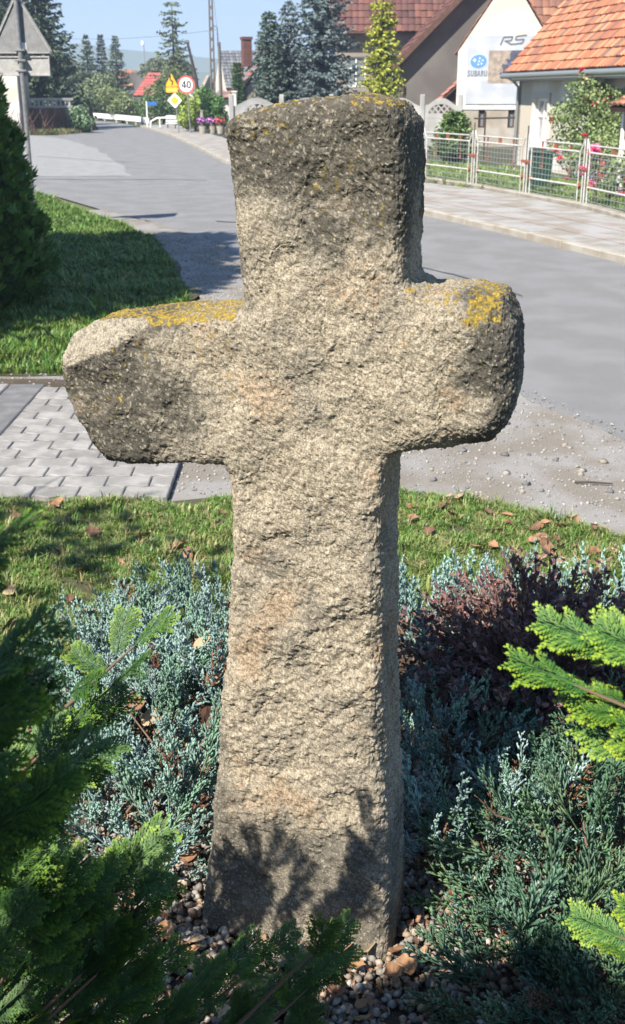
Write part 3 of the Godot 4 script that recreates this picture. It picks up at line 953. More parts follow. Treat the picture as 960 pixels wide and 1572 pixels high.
# the worn advertisement on the white gable
func build_poster() -> void:
	var o := Vector3(5.35, 0, -44.0) + Basis(Vector3.UP, -0.17) * Vector3(0.34, 1.55, 0.015)
	var p := thing("wall_advertisement", "faded billboard with blue oval emblem and car picture on white gable", "billboard", o)
	p.rotation.y = -0.17
	var s := Shape.new()
	s.box(Vector3(1.28, 1.17, 0.005), Vector3(2.56, 2.34, 0.02))
	put(p, "board", s.mesh(), grained("sun bleached print", Color(0.55, 0.57, 0.60), M.fine, 0.9, picture(0.006, 3, 61, Color(0.9, 0.92, 0.95), Color(1, 1, 1)), 0.3, null, 0.0, 0.6))
	# emblem: an oval with six stars
	var em := put(p, "emblem", disc(0.30, 0.235, 0.012), plain("faded blue print", Color(0.10, 0.24, 0.50), 0.5), Vector3(0.42, 1.47, 0.02))
	em.rotation.z = 0.12
	var rim := put(p, "emblem_rim", disc(0.325, 0.26, 0.008), plain("pale blue print", Color(0.45, 0.55, 0.68), 0.5), Vector3(0.42, 1.47, 0.019))
	rim.rotation.z = 0.12
	for q in [Vector3(-0.14, 0.06, 0.085), Vector3(0.05, 0.1, 0.045), Vector3(0.15, 0.02, 0.045), Vector3(0.1, -0.09, 0.045), Vector3(-0.02, -0.1, 0.045), Vector3(0.02, 0.0, 0.045)]:
		var st := Shape.new()
		for k in 8:
			var a := TAU * k / 8.0
			var b := TAU * (k + 1) / 8.0
			var ra: float = q.z * (1.0 if k % 2 == 0 else 0.36)
			var rb: float = q.z * (1.0 if k % 2 == 1 else 0.36)
			st.tri(Vector3.ZERO, Vector3(cos(b) * rb, sin(b) * rb, 0), Vector3(cos(a) * ra, sin(a) * ra, 0))
		put(em, "star", st.mesh(), M.white_paint, Vector3(q.x, q.y, 0.009))
	lettering(p, "SUBARU", Vector3(0.40, 1.06, 0.022), 0.28, plain("faded dark print", Color(0.10, 0.13, 0.19), 0.6), 0.66)
	# RS drawn with slanted strokes
	var rs := Shape.new()
	var strokes := [[Vector2(0, 0), Vector2(0.1, 0.26)], [Vector2(0.1, 0.26), Vector2(0.42, 0.28)], [Vector2(0.42, 0.28), Vector2(0.38, 0.15)], [Vector2(0.38, 0.15), Vector2(0.14, 0.13)], [Vector2(0.18, 0.13), Vector2(0.38, 0.02)], [Vector2(0.93, 0.33), Vector2(0.56, 0.29)], [Vector2(0.56, 0.29), Vector2(0.53, 0.17)], [Vector2(0.53, 0.17), Vector2(0.83, 0.19)], [Vector2(0.83, 0.19), Vector2(0.78, 0.06)], [Vector2(0.78, 0.06), Vector2(0.36, 0.02)]]
	for e in strokes:
		rs.bar(Vector3(1.18 + e[0].x, 2.02 + e[0].y, 0.02), Vector3(1.18 + e[1].x, 2.02 + e[1].y, 0.02), 0.055, 0.012)
	put(p, "lettering", rs.mesh(), plain("grey print", Color(0.13, 0.14, 0.16), 0.6))
	# the printed picture: a dark car on a dusty track, computed
	var im := Image.create(192, 128, false, Image.FORMAT_RGB8)
	var f := noise(FastNoiseLite.TYPE_SIMPLEX_SMOOTH, 0.035, 4, 71)
	for y in 128:
		for x in 192:
			var t := f.get_noise_2d(x, y)
			var c := Color(0.66, 0.60, 0.54).lerp(Color(0.50, 0.46, 0.43), 0.5 + t)
			var d := Vector2((x - 105.0) / 62.0, (y - 62.0) / 62.0)
			d = d.rotated(-0.5)
			if absf(d.x) + 0.35 * t < 0.62 and d.y < 0.9:
				c = Color(0.30, 0.31, 0.37).lerp(Color(0.22, 0.23, 0.30), 0.5 + t)
			var e := Vector2((x - 122.0) / 40.0, (y - 58.0) / 22.0).rotated(-0.75)
			if e.length() < 1.0 + 0.3 * t:
				c = Color(0.17, 0.21, 0.42).lerp(Color(0.42, 0.48, 0.66), clampf(0.3 + t * 1.5, 0, 1))
			im.set_pixel(x, y, c)
	var pm := StandardMaterial3D.new()
	pm.resource_name = "printed picture"
	pm.albedo_texture = ImageTexture.create_from_image(im)
	pm.roughness = 0.6
	var q := QuadMesh.new()
	q.size = Vector2(1.75, 1.12)
	put(p, "printed_picture", q, pm, Vector3(1.66, 1.28, 0.02))


func lettering(parent: Node3D, text: String, at: Vector3, height: float, m: Material, stretch: float) -> void:
	var t := TextMesh.new()
	var f := SystemFont.new()
	f.font_names = PackedStringArray(["Droid Sans"])
	f.font_weight = 700
	t.font = f
	t.text = text
	t.font_size = 32
	t.pixel_size = height / 32.0
	t.depth = 0.008
	var o := put(parent, "lettering", t, m, at)
	o.scale.x = stretch


func disc(rx: float, ry: float, depth: float, sides := 28) -> ArrayMesh:
	var s := Shape.new()
	for k in sides:
		var a := Vector3(cos(TAU * k / sides) * rx, sin(TAU * k / sides) * ry, 0)
		var b := Vector3(cos(TAU * (k + 1) / sides) * rx, sin(TAU * (k + 1) / sides) * ry, 0)
		var z := Vector3(0, 0, depth * 0.5)
		s.tri(z, b + z, a + z)
		s.tri(-z, a - z, b - z)
		s.quad(a - z, a + z, b + z, b - z)
	return s.mesh()


func far_houses(orange: Array) -> void:
	var slate := [Color(0.11, 0.12, 0.135), Color(0.14, 0.145, 0.16), Color(0.09, 0.10, 0.115), Color(0.13, 0.13, 0.14), Color(0.30, 0.10, 0.05)]
	var slate2 := [Color(0.11, 0.12, 0.135), Color(0.14, 0.145, 0.16), Color(0.09, 0.10, 0.115)]
	var h := thing("slate_house", "white house with slate roof, orange repair patches and brick chimney", "house", Vector3(-6.5, 0, -79))
	wall(h, "gable_wall", M.white_wall, Vector3.ZERO, Vector3(0.25, 0, 0.97).normalized(), 4.4, 2.3, [], 0.25, Vector2(2.2, 4.35))
	wall(h, "front_wall", M.beige_wall, Vector3(1.12, 0, 4.2), Vector3(1, 0, -0.1).normalized(), 5.2, 2.3, [])
	tiled_roof(h, Vector3(1.05, 2.15, 4.5), Vector3(7.0, 2.15, 3.9), Vector3(-0.55, 2.25, -2.35), 12, 0.2, slate2)
	var patch := Shape.new()
	patch.box(Vector3.ZERO, Vector3(0.6, 0.75, 0.05), Basis(Vector3(1, 0, 0), Vector3(0, 2.1, -2.3).normalized(), Vector3(0, 2.3, 2.1).normalized()))
	put(h, "orange_tile_patch", patch.mesh(), M.rust, Vector3(1.75, 3.33, 3.36))
	# front wing with its own gable
	var wg := thing("slate_wing", "grey gabled wing with patched slate roof beside the narrow thuja", "house", Vector3(-4.05, 0, -73.6))
	wg.rotation.y = 0.34
	var wh := [Rect2(1.05, 1.9, 0.5, 0.85)]
	wall(wg, "gable_wall", M.beige_wall, Vector3(0, 0, 0), Vector3(1, 0, 0), 4.4, 2.2, [Rect2(1.05, 1.3, 0.5, 0.9)], 0.25, Vector2(2.2, 4.8))
	window(wg, Vector3.ZERO, Vector3(1, 0, 0), Rect2(1.05, 1.3, 0.5, 0.9), M.white_paint, true)
	tiled_roof(wg, Vector3(-1.2, 1.6, -4), Vector3(-1.2, 1.6, 0.3), Vector3(3.4, 3.3, 0), 13, 0.2, slate)
	tiled_roof(wg, Vector3(5.6, 1.55, 0.3), Vector3(5.6, 1.55, -4), Vector3(-3.4, 3.3, 0), 11, 0.3, slate2)
	var ch := Shape.new()
	ch.box(Vector3(0, 0, 0), Vector3(0.55, 1.7, 0.55), Basis.IDENTITY, 0.02)
	ch.box(Vector3(0, 0.78, 0), Vector3(0.65, 0.16, 0.65))
	put(wg, "chimney", ch.mesh(), M.brick, Vector3(0.35, 4.3, -1.2))
	# red roof and orange roof beyond the bend
	var r := thing("red_roofed_house", "small far house with smooth dull red roof", "house", Vector3(-14.6, 0, -95))
	wall(r, "front_wall", M.cream_wall, Vector3(0.8, 0, 0), Vector3(0.95, 0, 0.3).normalized(), 5.2, 1.8, [])
	wall(r, "gable_wall", M.beige_wall, Vector3(5.74, 0, 1.56), Vector3(0.3, 0, -0.95).normalized(), 4, 1.8, [], 0.25, Vector2(2, 3.2))
	tiled_roof(r, Vector3(0.2, 1.65, 0.15), Vector3(1.6, 1.65, 0.6), Vector3(1.1, 1.7, -1.6), 8, 0.3, [Color(0.33, 0.085, 0.075), Color(0.30, 0.075, 0.07)], 0.08)
	tiled_roof(r, Vector3(1.6, 1.65, 0.6), Vector3(3.6, 1.65, 0.6), Vector3(0.2, 1.7, -1.6), 8, 0.3, [Color(0.33, 0.085, 0.075), Color(0.30, 0.075, 0.07)], 0.08)
	var q := thing("orange_roofed_house", "far house corner with bright orange roof behind the firs", "house", Vector3(-18.2, 0, -110))
	wall(q, "front_wall", M.grey_wall, Vector3(0, 0, 0), Vector3(1, 0, 0), 3.2, 2.5, [], 0.25, Vector2(1.6, 3.7))
	tiled_roof(q, Vector3(-0.2, 2.4, 0.2), Vector3(1.5, 2.4, 0.2), Vector3(0.3, 1.4, -1.4), 5, 0.3, orange)
	var wb := thing("white_shed", "white rendered shed wall beside the brown board fence", "shed", Vector3(-16.4, 0, -57.5))
	wall(wb, "front_wall", M.white_wall, Vector3.ZERO, Vector3(1, 0, 0), 2.1, 3.6, [])
	wall(wb, "side_wall", M.beige_wall, Vector3(2.1, 0, -0.25), Vector3(0, 0, -1), 2.0, 3.6, [])
	tiled_roof(wb, Vector3(-0.3, 3.6, 0.3), Vector3(2.4, 3.6, 0.3), Vector3(0, 0.5, -2.6), 5, 0.3, orange)


# ---------- the stone cross ----------
const OUTLINE := [Vector2(-0.189, 1.931), Vector2(-0.179, 1.838), Vector2(-0.165, 1.735), Vector2(-0.157, 1.594), Vector2(-0.158, 1.556), Vector2(-0.262, 1.545), Vector2(-0.415, 1.53), Vector2(-0.526, 1.512), Vector2(-0.58, 1.48), Vector2(-0.598, 1.421), Vector2(-0.597, 1.36), Vector2(-0.577, 1.3), Vector2(-0.539, 1.224), Vector2(-0.492, 1.178), Vector2(-0.386, 1.186), Vector2(-0.208, 1.203), Vector2(-0.197, 1.176), Vector2(-0.193, 1.081), Vector2(-0.201, 0.95), Vector2(-0.213, 0.813), Vector2(-0.224, 0.671), Vector2(-0.243, 0.503), Vector2(-0.262, 0.288), Vector2(-0.287, 0.079), Vector2(-0.318, -0.165), Vector2(-0.33, -0.3), Vector2(0.215, -0.3), Vector2(0.212, -0.165), Vector2(0.206, 0.061), Vector2(0.195, 0.258), Vector2(0.184, 0.446), Vector2(0.175, 0.625), Vector2(0.169, 0.797), Vector2(0.166, 0.96), Vector2(0.163, 1.117), Vector2(0.166, 1.208), Vector2(0.176, 1.252), Vector2(0.215, 1.267), Vector2(0.299, 1.276), Vector2(0.386, 1.29), Vector2(0.425, 1.34), Vector2(0.437, 1.401), Vector2(0.436, 1.482), Vector2(0.425, 1.55), Vector2(0.394, 1.605), Vector2(0.325, 1.621), Vector2(0.24, 1.615), Vector2(0.2, 1.632), Vector2(0.195, 1.69), Vector2(0.2, 1.77), Vector2(0.2, 1.857), Vector2(0.192, 1.941), Vector2(0.165, 1.982), Vector2(0.091, 1.996), Vector2(0.0, 1.99), Vector2(-0.107, 1.972), Vector2(-0.169, 1.954)]


func build_cross() -> void:
	var cell := 0.0125
	var lo := Vector3(-0.66, -0.26, -0.36)
	var nu := 92
	var nv := 186
	var nw := 32
	# distance to the outline, on a grid
	var d2 := PackedFloat32Array()
	d2.resize(nu * nv)
	var poly := PackedVector2Array(OUTLINE)
	for j in nv:
		for i in nu:
			var p := Vector2(lo.x + i * cell, lo.y + j * cell)
			var best := 1e9
			for k in poly.size():
				var a := poly[k]
				var e := poly[(k + 1) % poly.size()] - a
				var t := clampf((p - a).dot(e) / e.length_squared(), 0.0, 1.0)
				best = minf(best, (p - a - e * t).length_squared())
			best = sqrt(best)
			d2[j * nu + i] = -best if Geometry2D.is_point_in_polygon(p, poly) else best
	var big := noise(FastNoiseLite.TYPE_SIMPLEX_SMOOTH, 4.5, 3, 3)
	var field := PackedFloat32Array()
	field.resize(nu * nv * nw)
	var chip_n := Vector3(-0.30, 0.66, 0.69).normalized()
	for j in nv:
		var y := lo.y + j * cell
		var half := 0.130 + 0.01 * clampf((0.5 - y) * 2.0, 0.0, 1.0)
		for i in nu:
			var x := lo.x + i * cell
			var d := d2[j * nu + i]
			var wob := 0.022 * big.get_noise_3d(x, y, 0.0)
			for k in nw:
				var w := lo.z + k * cell
				var r := 0.05
				if w > -0.14:
					r = 0.035 + 0.055 * clampf((x - 0.15) * 5.0, 0.0, 1.0)
				var qx := d + r
				var qy := absf(w + 0.14 - wob) - half + r
				var s := minf(maxf(qx, qy), 0.0) + sqrt(maxf(qx, 0.0) * maxf(qx, 0.0) + maxf(qy, 0.0) * maxf(qy, 0.0)) - r
				# the broken top edge of one arm
				if x < -0.2 and y < 1.7:
					s = maxf(s, (Vector3(x, y, w) - Vector3(-0.50, 1.487, -0.035)).dot(chip_n))
				field[(j * nu + i) * nw + k] = s
	# surface nets
	var index := {}
	var pts := PackedVector3Array()
	var step: Array[int] = [nw, nu * nw, 1]
	for j in nv - 1:
		for i in nu - 1:
			for k in nw - 1:
				var o := (j * nu + i) * nw + k
				var f0 := field[o]
				if f0 > 0.06 or f0 < -0.06:
					continue
				var sum := Vector3.ZERO
				var cnt := 0
				for e in 12:
					var ax := e / 4
					var b1 := e & 1
					var b2 := (e >> 1) & 1
					var a1 := (ax + 1) % 3
					var a2 := (ax + 2) % 3
					var q := o + b1 * step[a1] + b2 * step[a2]
					var s0 := field[q]
					var s1 := field[q + step[ax]]
					if (s0 < 0.0) != (s1 < 0.0):
						var t := s0 / (s0 - s1)
						var p := Vector3.ZERO
						p[ax] = t
						p[a1] = b1
						p[a2] = b2
						sum += p
						cnt += 1
				if cnt:
					index[o] = pts.size()
					pts.append(lo + (Vector3(i, j, k) + sum / cnt) * cell)
	var quads := PackedInt32Array()
	for o: int in index:
		for ax in 3:
			var s0 := field[o]
			var s1 := field[o + step[ax]]
			if (s0 < 0.0) == (s1 < 0.0):
				continue
			var u := step[(ax + 1) % 3]
			var w := step[(ax + 2) % 3]
			if not (index.has(o - u) and index.has(o - w) and index.has(o - u - w)):
				continue
			var q := [index[o], index[o - u], index[o - u - w], index[o - w]]
			if s0 < 0.0:
				q.reverse()
			quads.append_array(PackedInt32Array(q))
	# normals of the coarse surface
	var nor := PackedVector3Array()
	nor.resize(pts.size())
	for q in range(0, quads.size(), 4):
		var a := pts[quads[q]]
		var nn := (pts[quads[q + 2]] - a).cross(pts[quads[q + 1]] - a) + (pts[quads[q + 3]] - a).cross(pts[quads[q + 2]] - a)
		for k in 4:
			nor[quads[q + k]] += nn
	for i in nor.size():
		nor[i] = nor[i].normalized()
	# split every quad into 4 x 4 and displace: hollows, lumps, crystals
	var lump := noise(FastNoiseLite.TYPE_SIMPLEX_SMOOTH, 11.0, 3, 21)
	var hole := noise(FastNoiseLite.TYPE_SIMPLEX_SMOOTH, 34.0, 3, 22)
	var grain := noise(FastNoiseLite.TYPE_CELLULAR, 165.0, 1, 23)
	grain.cellular_return_type = FastNoiseLite.RETURN_DISTANCE2_SUB
	var flake := noise(FastNoiseLite.TYPE_CELLULAR, 165.0, 1, 23)
	flake.cellular_return_type = FastNoiseLite.RETURN_CELL_VALUE
	var crystal := noise(FastNoiseLite.TYPE_CELLULAR, 215.0, 1, 31)
	crystal.cellular_return_type = FastNoiseLite.RETURN_CELL_VALUE
	var stain := noise(FastNoiseLite.TYPE_SIMPLEX_SMOOTH, 3.2, 4, 25)
	var spot := noise(FastNoiseLite.TYPE_SIMPLEX_SMOOTH, 45.0, 3, 26)
	var K := 4
	var verts := PackedVector3Array()
	var cols := PackedColorArray()
	var idx := PackedInt32Array()
	for q in range(0, quads.size(), 4):
		var a := pts[quads[q]]
		var b := pts[quads[q + 1]]
		var c := pts[quads[q + 2]]
		var d := pts[quads[q + 3]]
		var na := nor[quads[q]]
		var nb := nor[quads[q + 1]]
		var nc := nor[quads[q + 2]]
		var nd := nor[quads[q + 3]]
		var first := verts.size()
		for i in K + 1:
			var s := float(i) / K
			for j in K + 1:
				var t := float(j) / K
				var p := (a * (1 - t) + b * t) * (1 - s) + (d * (1 - t) + c * t) * s
				p = p.snapped(Vector3.ONE * 0.00005)
				var n := ((na * (1 - t) + nb * t) * (1 - s) + (nd * (1 - t) + nc * t) * s).normalized()
				n = n.snapped(Vector3.ONE * 0.001)
				var ho := hole.get_noise_3dv(p)
				var lu := lump.get_noise_3dv(p)
				var low := clampf((1.25 - p.y) * 2.0, 0.0, 1.0)
				var gr := grain.get_noise_3dv(p + n * 0.0)
				var crystal_tone := flake.get_noise_3dv(p)
				var h := 0.0065 * lu * (0.45 + 0.75 * low) + (0.0036 + 0.0034 * low) * ho + 0.0032 * gr + 0.0020 * crystal_tone
				if p.y < 0.3:
					h *= 0.55 + 1.5 * maxf(p.y, 0.0)
				var fresh := (p - Vector3(-0.50, 1.487, -0.035)).dot(chip_n) > -0.008 and p.x < -0.33 and p.y < 1.7
				verts.append(((p + n * h) * 0.918).snapped(Vector3.ONE * 0.00005))
				# colour of the stone and of what grows on it
				# crystal_tone: a random number for each mineral grain, whichever way it faces
				var sp := spot.get_noise_3dv(p)
				crystal_tone = 0.35 * crystal_tone + 0.75 * crystal.get_noise_3dv(p)
				var st := stain.get_noise_3dv(p)
				var tan_ := Color(0.262, 0.222, 0.160)
				var pale := Color(0.43, 0.385, 0.305)
				var grey := Color(0.20, 0.188, 0.16)
				var dark := Color(0.062, 0.057, 0.045)
				var col := tan_.lerp(pale, clampf(0.38 + 0.6 * crystal_tone + 0.35 * sp, 0.0, 1.0))
				col = col.lerp(Color(0.31, 0.175, 0.08), clampf((st - 0.2 + 0.3 * sp) * 1.6, 0.0, 0.35))
				# grey film: head, ends of the arms, flanks
				var film := 0.0
				film += smoothstep(1.6, 1.86, p.y) * 1.0
				film += smoothstep(-0.22, -0.42, p.x) * 1.0 * smoothstep(1.0, 1.2, p.y)
				film += smoothstep(0.24, 0.42, p.x) * 0.85
				film += smoothstep(0.42, 0.15, p.y) * 0.55
				film += smoothstep(-0.17, -0.23, p.x) * smoothstep(0.9, 0.6, p.y) * 0.35
				film += 0.9 * (stain.get_noise_3dv(p * 1.7 + Vector3(7, 1, 3)))
				film = clampf(film, 0.0, 1.0)
				var cover := smoothstep(-0.25, 0.3, film * 1.1 - 0.55 + 0.75 * sp + 0.25 * crystal_tone)
				if p.y < 0.45:
					cover *= 0.6
				col = col.lerp(grey, clampf(film * 0.9, 0.0, 0.8))
				col = col.lerp(dark, cover * clampf(film * 1.35, 0.0, 0.9))
				if crystal_tone > 0.68 and film > 0.25:
					col = col.lerp(pale, 0.6)
				if crystal_tone < -0.6:
					col = col.lerp(dark, 0.55)
				if fresh:
					col = col.lerp(Color(0.42, 0.375, 0.295), clampf(0.75 - 0.9 * maxf(sp, 0.0) - 0.4 * maxf(-crystal_tone, 0.0), 0.0, 1.0))
				# yellow lichen on upward faces
				var growth := -1.0
				if p.y > 1.3 and not fresh:
					var facing := smoothstep(0.3, 0.75, n.y)
					if p.x < -0.17 and p.y < 1.62:
						growth = facing * 1.0 + 1.25 * sp + 0.55 * st - 0.78 + 0.25 * crystal_tone
					elif p.x > 0.2 and p.y < 1.7:
						growth = maxf(1.15 * smoothstep(0.07, 0.01, Vector2(p.x - 0.36, p.y - 1.59).length()), facing * 0.45) + 1.2 * sp + 0.3 * st - 0.78 + 0.25 * crystal_tone
					elif p.y > 1.7:
						growth = maxf(facing * 0.6, 0.62 * smoothstep(0.13, 0.02, Vector2(p.x + 0.09, (p.y - 1.93) * 1.6).length())) + 0.95 * sp + 0.5 * st - 0.62
				if growth > -0.25:
					col = col.lerp(Color(0.105, 0.09, 0.035), clampf((growth + 0.25) * 1.8, 0.0, 0.6))
				if growth > 0.0:
					col = col.lerp(Color(0.36, 0.25, 0.028) if crystal_tone > 0.1 else Color(0.235, 0.17, 0.03), clampf(growth * 3.5, 0.0, 0.9))
				cols.append(col * (0.88 + 0.24 * (0.5 + 0.5 * sp)))
		for i in K:
			for j in K:
				var o := first + i * (K + 1) + j
				idx.append_array(PackedInt32Array([o, o + 1, o + K + 2, o, o + K + 2, o + K + 1]))
	var arr := []
	arr.resize(Mesh.ARRAY_MAX)
	arr[Mesh.ARRAY_VERTEX] = verts
	arr[Mesh.ARRAY_COLOR] = cols
	arr[Mesh.ARRAY_INDEX] = idx
	var rough := ArrayMesh.new()
	rough.add_surface_from_arrays(Mesh.PRIMITIVE_TRIANGLES, arr)
	var st2 := SurfaceTool.new()
	st2.create_from(rough, 0)
	st2.deindex()
	st2.set_smooth_group(-1)
	st2.generate_normals()
	st2.index()
	var o := put(self, "stone_cross", st2.commit(), M.stone)
	o.transform = Transform3D(Basis(Vector3(cos(deg_to_rad(15)), 0, sin(deg_to_rad(15))), Vector3.UP, Vector3(-sin(deg_to_rad(15)), 0, cos(deg_to_rad(15)))), Vector3(-0.008, 0.164, -2.12))
	tag(o, "tall weathered granite cross with yellow lichen standing in the planted bed", "stone cross")
	print("cross ", verts.size())


# ---------- fences, signs, poles ----------
func build_garden_fence() -> void:
	var foot := [Vector3(6.4, 0, -13.0), Vector3(5.62, 0, -15.6), Vector3(5.15, 0, -18.0), Vector3(4.80, 0, -20.4), Vector3(4.17, 0, -22.6), Vector3(3.45, 0, -24.9), Vector3(2.55, 0, -27.0), Vector3(1.65, 0, -29.1)]
	var pl := thing("fence_plinth", "low mossy concrete plinth under the white tubular fence", "plinth", Vector3(4.8, 0, -20.4))
	var f := thing("garden_fence", "white tubular garden fence with wire panels and rusty red ornaments", "fence", Vector3(4.8, 0, -20.4))
	for i in foot.size():
		var p: Vector3 = foot[i] - f.position
		var dir: Vector3 = ((foot[mini(i + 1, foot.size() - 1)] - foot[maxi(i - 1, 0)]) as Vector3).normalized()
		var s := Shape.new()
		for e in [-0.05, 0.05]:
			s.tube(PackedVector3Array([p + dir * e + Vector3(0, 0.1, 0), p + dir * e + Vector3(0, 1.2, 0)]), PackedFloat32Array([0.016, 0.016]), 8)
		var post := put(f, "post", s.mesh(), M.frame_paint)
		var r := Shape.new()
		r.box(p + Vector3(0, 0.72, 0), Vector3(0.36, 0.05, 0.06), Basis(dir, Vector3.UP, dir.cross(Vector3.UP)))
		put(post, "clamp", r.mesh(), M.rust)
		var rod := Shape.new()
		rod.tube(PackedVector3Array([p + Vector3(0, 0.05, 0), p + Vector3(0, 1.38, 0)]), PackedFloat32Array([0.014, 0.012]), 6)
		put(post, "rod", rod.mesh(), M.dark_iron)
		if i == foot.size() - 1:
			continue
		var q: Vector3 = foot[i + 1] - f.position
		var d := (q - p).normalized()
		var len := p.distance_to(q)
		var n := d.cross(Vector3.UP)
		var slope := (q - p) / len
		# frame of the panel: two legs, a peaked shoulder at each end, rails
		var fr := Shape.new()
		var a := p + slope * 0.2
		var b := q - slope * 0.2
		var R := 0.0145
		fr.tube(PackedVector3Array([a + Vector3(0, 0.12, 0), a + Vector3(0, 0.98, 0), p + slope * 0.05 + Vector3(0, 1.22, 0)]), PackedFloat32Array([R, R, R]), 7)
		fr.tube(PackedVector3Array([b + Vector3(0, 0.12, 0), b + Vector3(0, 0.98, 0), q - slope * 0.05 + Vector3(0, 1.22, 0)]), PackedFloat32Array([R, R, R]), 7)
		fr.tube(PackedVector3Array([a + Vector3(0, 1.0, 0), b + Vector3(0, 1.0, 0)]), PackedFloat32Array([R * 1.2, R * 1.2]), 7)
		fr.tube(PackedVector3Array([a + Vector3(0, 1.12, 0), b + Vector3(0, 1.12, 0)]), PackedFloat32Array([R, R]), 7)
		fr.tube(PackedVector3Array([a + Vector3(0, 0.42, 0), b + Vector3(0, 0.42, 0)]), PackedFloat32Array([R * 1.25, R * 1.25]), 7)
		var panel := put(f, "panel", fr.mesh(), M.frame_paint)
		for k in 7:
			var y: float = [0.2, 0.3, 0.53, 0.63, 0.73, 0.83, 0.92][k]
			var w := Shape.new()
			w.tube(PackedVector3Array([a + Vector3(0, y, 0), a.lerp(b, 0.5) + Vector3(0, y - 0.008, 0), b + Vector3(0, y, 0)]), PackedFloat32Array([0.006, 0.006, 0.006]), 4)
			put(panel, "wire", w.mesh(), M.wire)
		var up := Shape.new()
		for k in 14:
			var t := a.lerp(b, (k + 0.7) / 14.4)
			up.tube(PackedVector3Array([t + Vector3(0, 0.14, 0), t + Vector3(0, 1.0, 0)]), PackedFloat32Array([0.004, 0.004]), 4)
		put(panel, "upright_wires", up.mesh(), M.wire)
		for k in 3:
			var t := a.lerp(b, [0.2, 0.5, 0.78][k])
			var orn := Shape.new()
			orn.box(t + Vector3(0, 1.06, 0) + n * 0.01, Vector3(0.13 if k == 1 else 0.05, 0.11, 0.02), Basis(d, Vector3.UP, n))
			if k != 1:
				orn.box(t + Vector3(0, 0.84, 0) + n * 0.012, Vector3(0.02, 0.34, 0.012), Basis(d, Vector3.UP, n))
				orn.box(t + Vector3(0, 0.66, 0) + n * 0.012, Vector3(0.07, 0.07, 0.02), Basis(d.rotated(n, 0.78), Vector3.UP.rotated(n, 0.78), n))
			put(panel, "ornament", orn.mesh(), M.rust)
		for e in [a, b]:
			var kn := Shape.new()
			kn.box(e + Vector3(0, 0.42, 0) + n * 0.012, Vector3(0.09, 0.09, 0.04), Basis(d.rotated(n, 0.78), Vector3.UP.rotated(n, 0.78), n))
			put(panel, "corner_knob", kn.mesh(), M.rust)
		# plinth blocks under this panel
		var cells := int(len / 1.2) + 1
		for k in cells:
			var c0 := p.lerp(q, (k + 0.5) / cells)
			var bl := Shape.new()
			bl.box(c0 + Vector3(0, 0.07, 0), Vector3(0.22, 0.15 + rng.randf_range(-0.012, 0.012), len / cells - 0.012), Basis(n, Vector3.UP, -d), 0.02)
			put(pl, "plinth_block", bl.mesh(), M.concrete)
	# wheeled bin and bits in the garden
	var bin := thing("wheeled_bin", "dark green wheeled bin behind the white fence", "bin", Vector3(4.75, 0.05, -24.2))
	var s := Shape.new()
	for k in 1:
		var w0 := 0.24
		var w1 := 0.29
		var c := [Vector3(-w0, 0.06, w0), Vector3(w0, 0.06, w0), Vector3(w0, 0.06, -w0), Vector3(-w0, 0.06, -w0)]
		var t := [Vector3(-w1, 0.95, w1), Vector3(w1, 0.95, w1), Vector3(w1, 0.95, -w1), Vector3(-w1, 0.95, -w1)]
		for i in 4:
			s.quad(c[i], t[i], t[(i + 1) % 4], c[(i + 1) % 4])
		s.quad(c[0], c[1], c[2], c[3])
	put(bin, "body", s.mesh(), M.green_plastic)
	s = Shape.new()
	s.box(Vector3(0, 0.985, 0), Vector3(0.64, 0.06, 0.66), Basis.IDENTITY, 0.02)
	put(bin, "lid", s.mesh(), M.green_plastic)
	for e in [-1.0, 1.0]:
		var w := put(bin, "wheel", disc(0.1, 0.1, 0.05, 14), M.black_paint, Vector3(0.22 * e, 0.1, -0.28))
		w.rotation.y = PI / 2
	s = Shape.new()
	s.tube(PackedVector3Array([Vector3(-0.25, 0.93, -0.36), Vector3(0.25, 0.93, -0.36)]), PackedFloat32Array([0.015, 0.015]), 6)
	put(bin, "handle", s.mesh(), M.green_plastic)
	bin.scale = Vector3.ONE * 0.78
	var tr := thing("iron_trellis", "dark iron bracket frame standing before the white gable", "trellis", Vector3(5.3, 0, -36))
	for q in [[Vector3(0, 0, 0), Vector3(0, 1.42, 0)], [Vector3(1.5, 0, 0), Vector3(1.5, 1.5, 0)], [Vector3(-0.35, 1.22, 0), Vector3(1.8, 1.26, 0)], [Vector3(0.9, 0.7, 0), Vector3(1.5, 1.2, 0)]]:
		var b := Shape.new()
		b.tube(PackedVector3Array(q), PackedFloat32Array([0.025, 0.025]), 6)
		put(tr, "bar", b.mesh(), M.dark_iron)


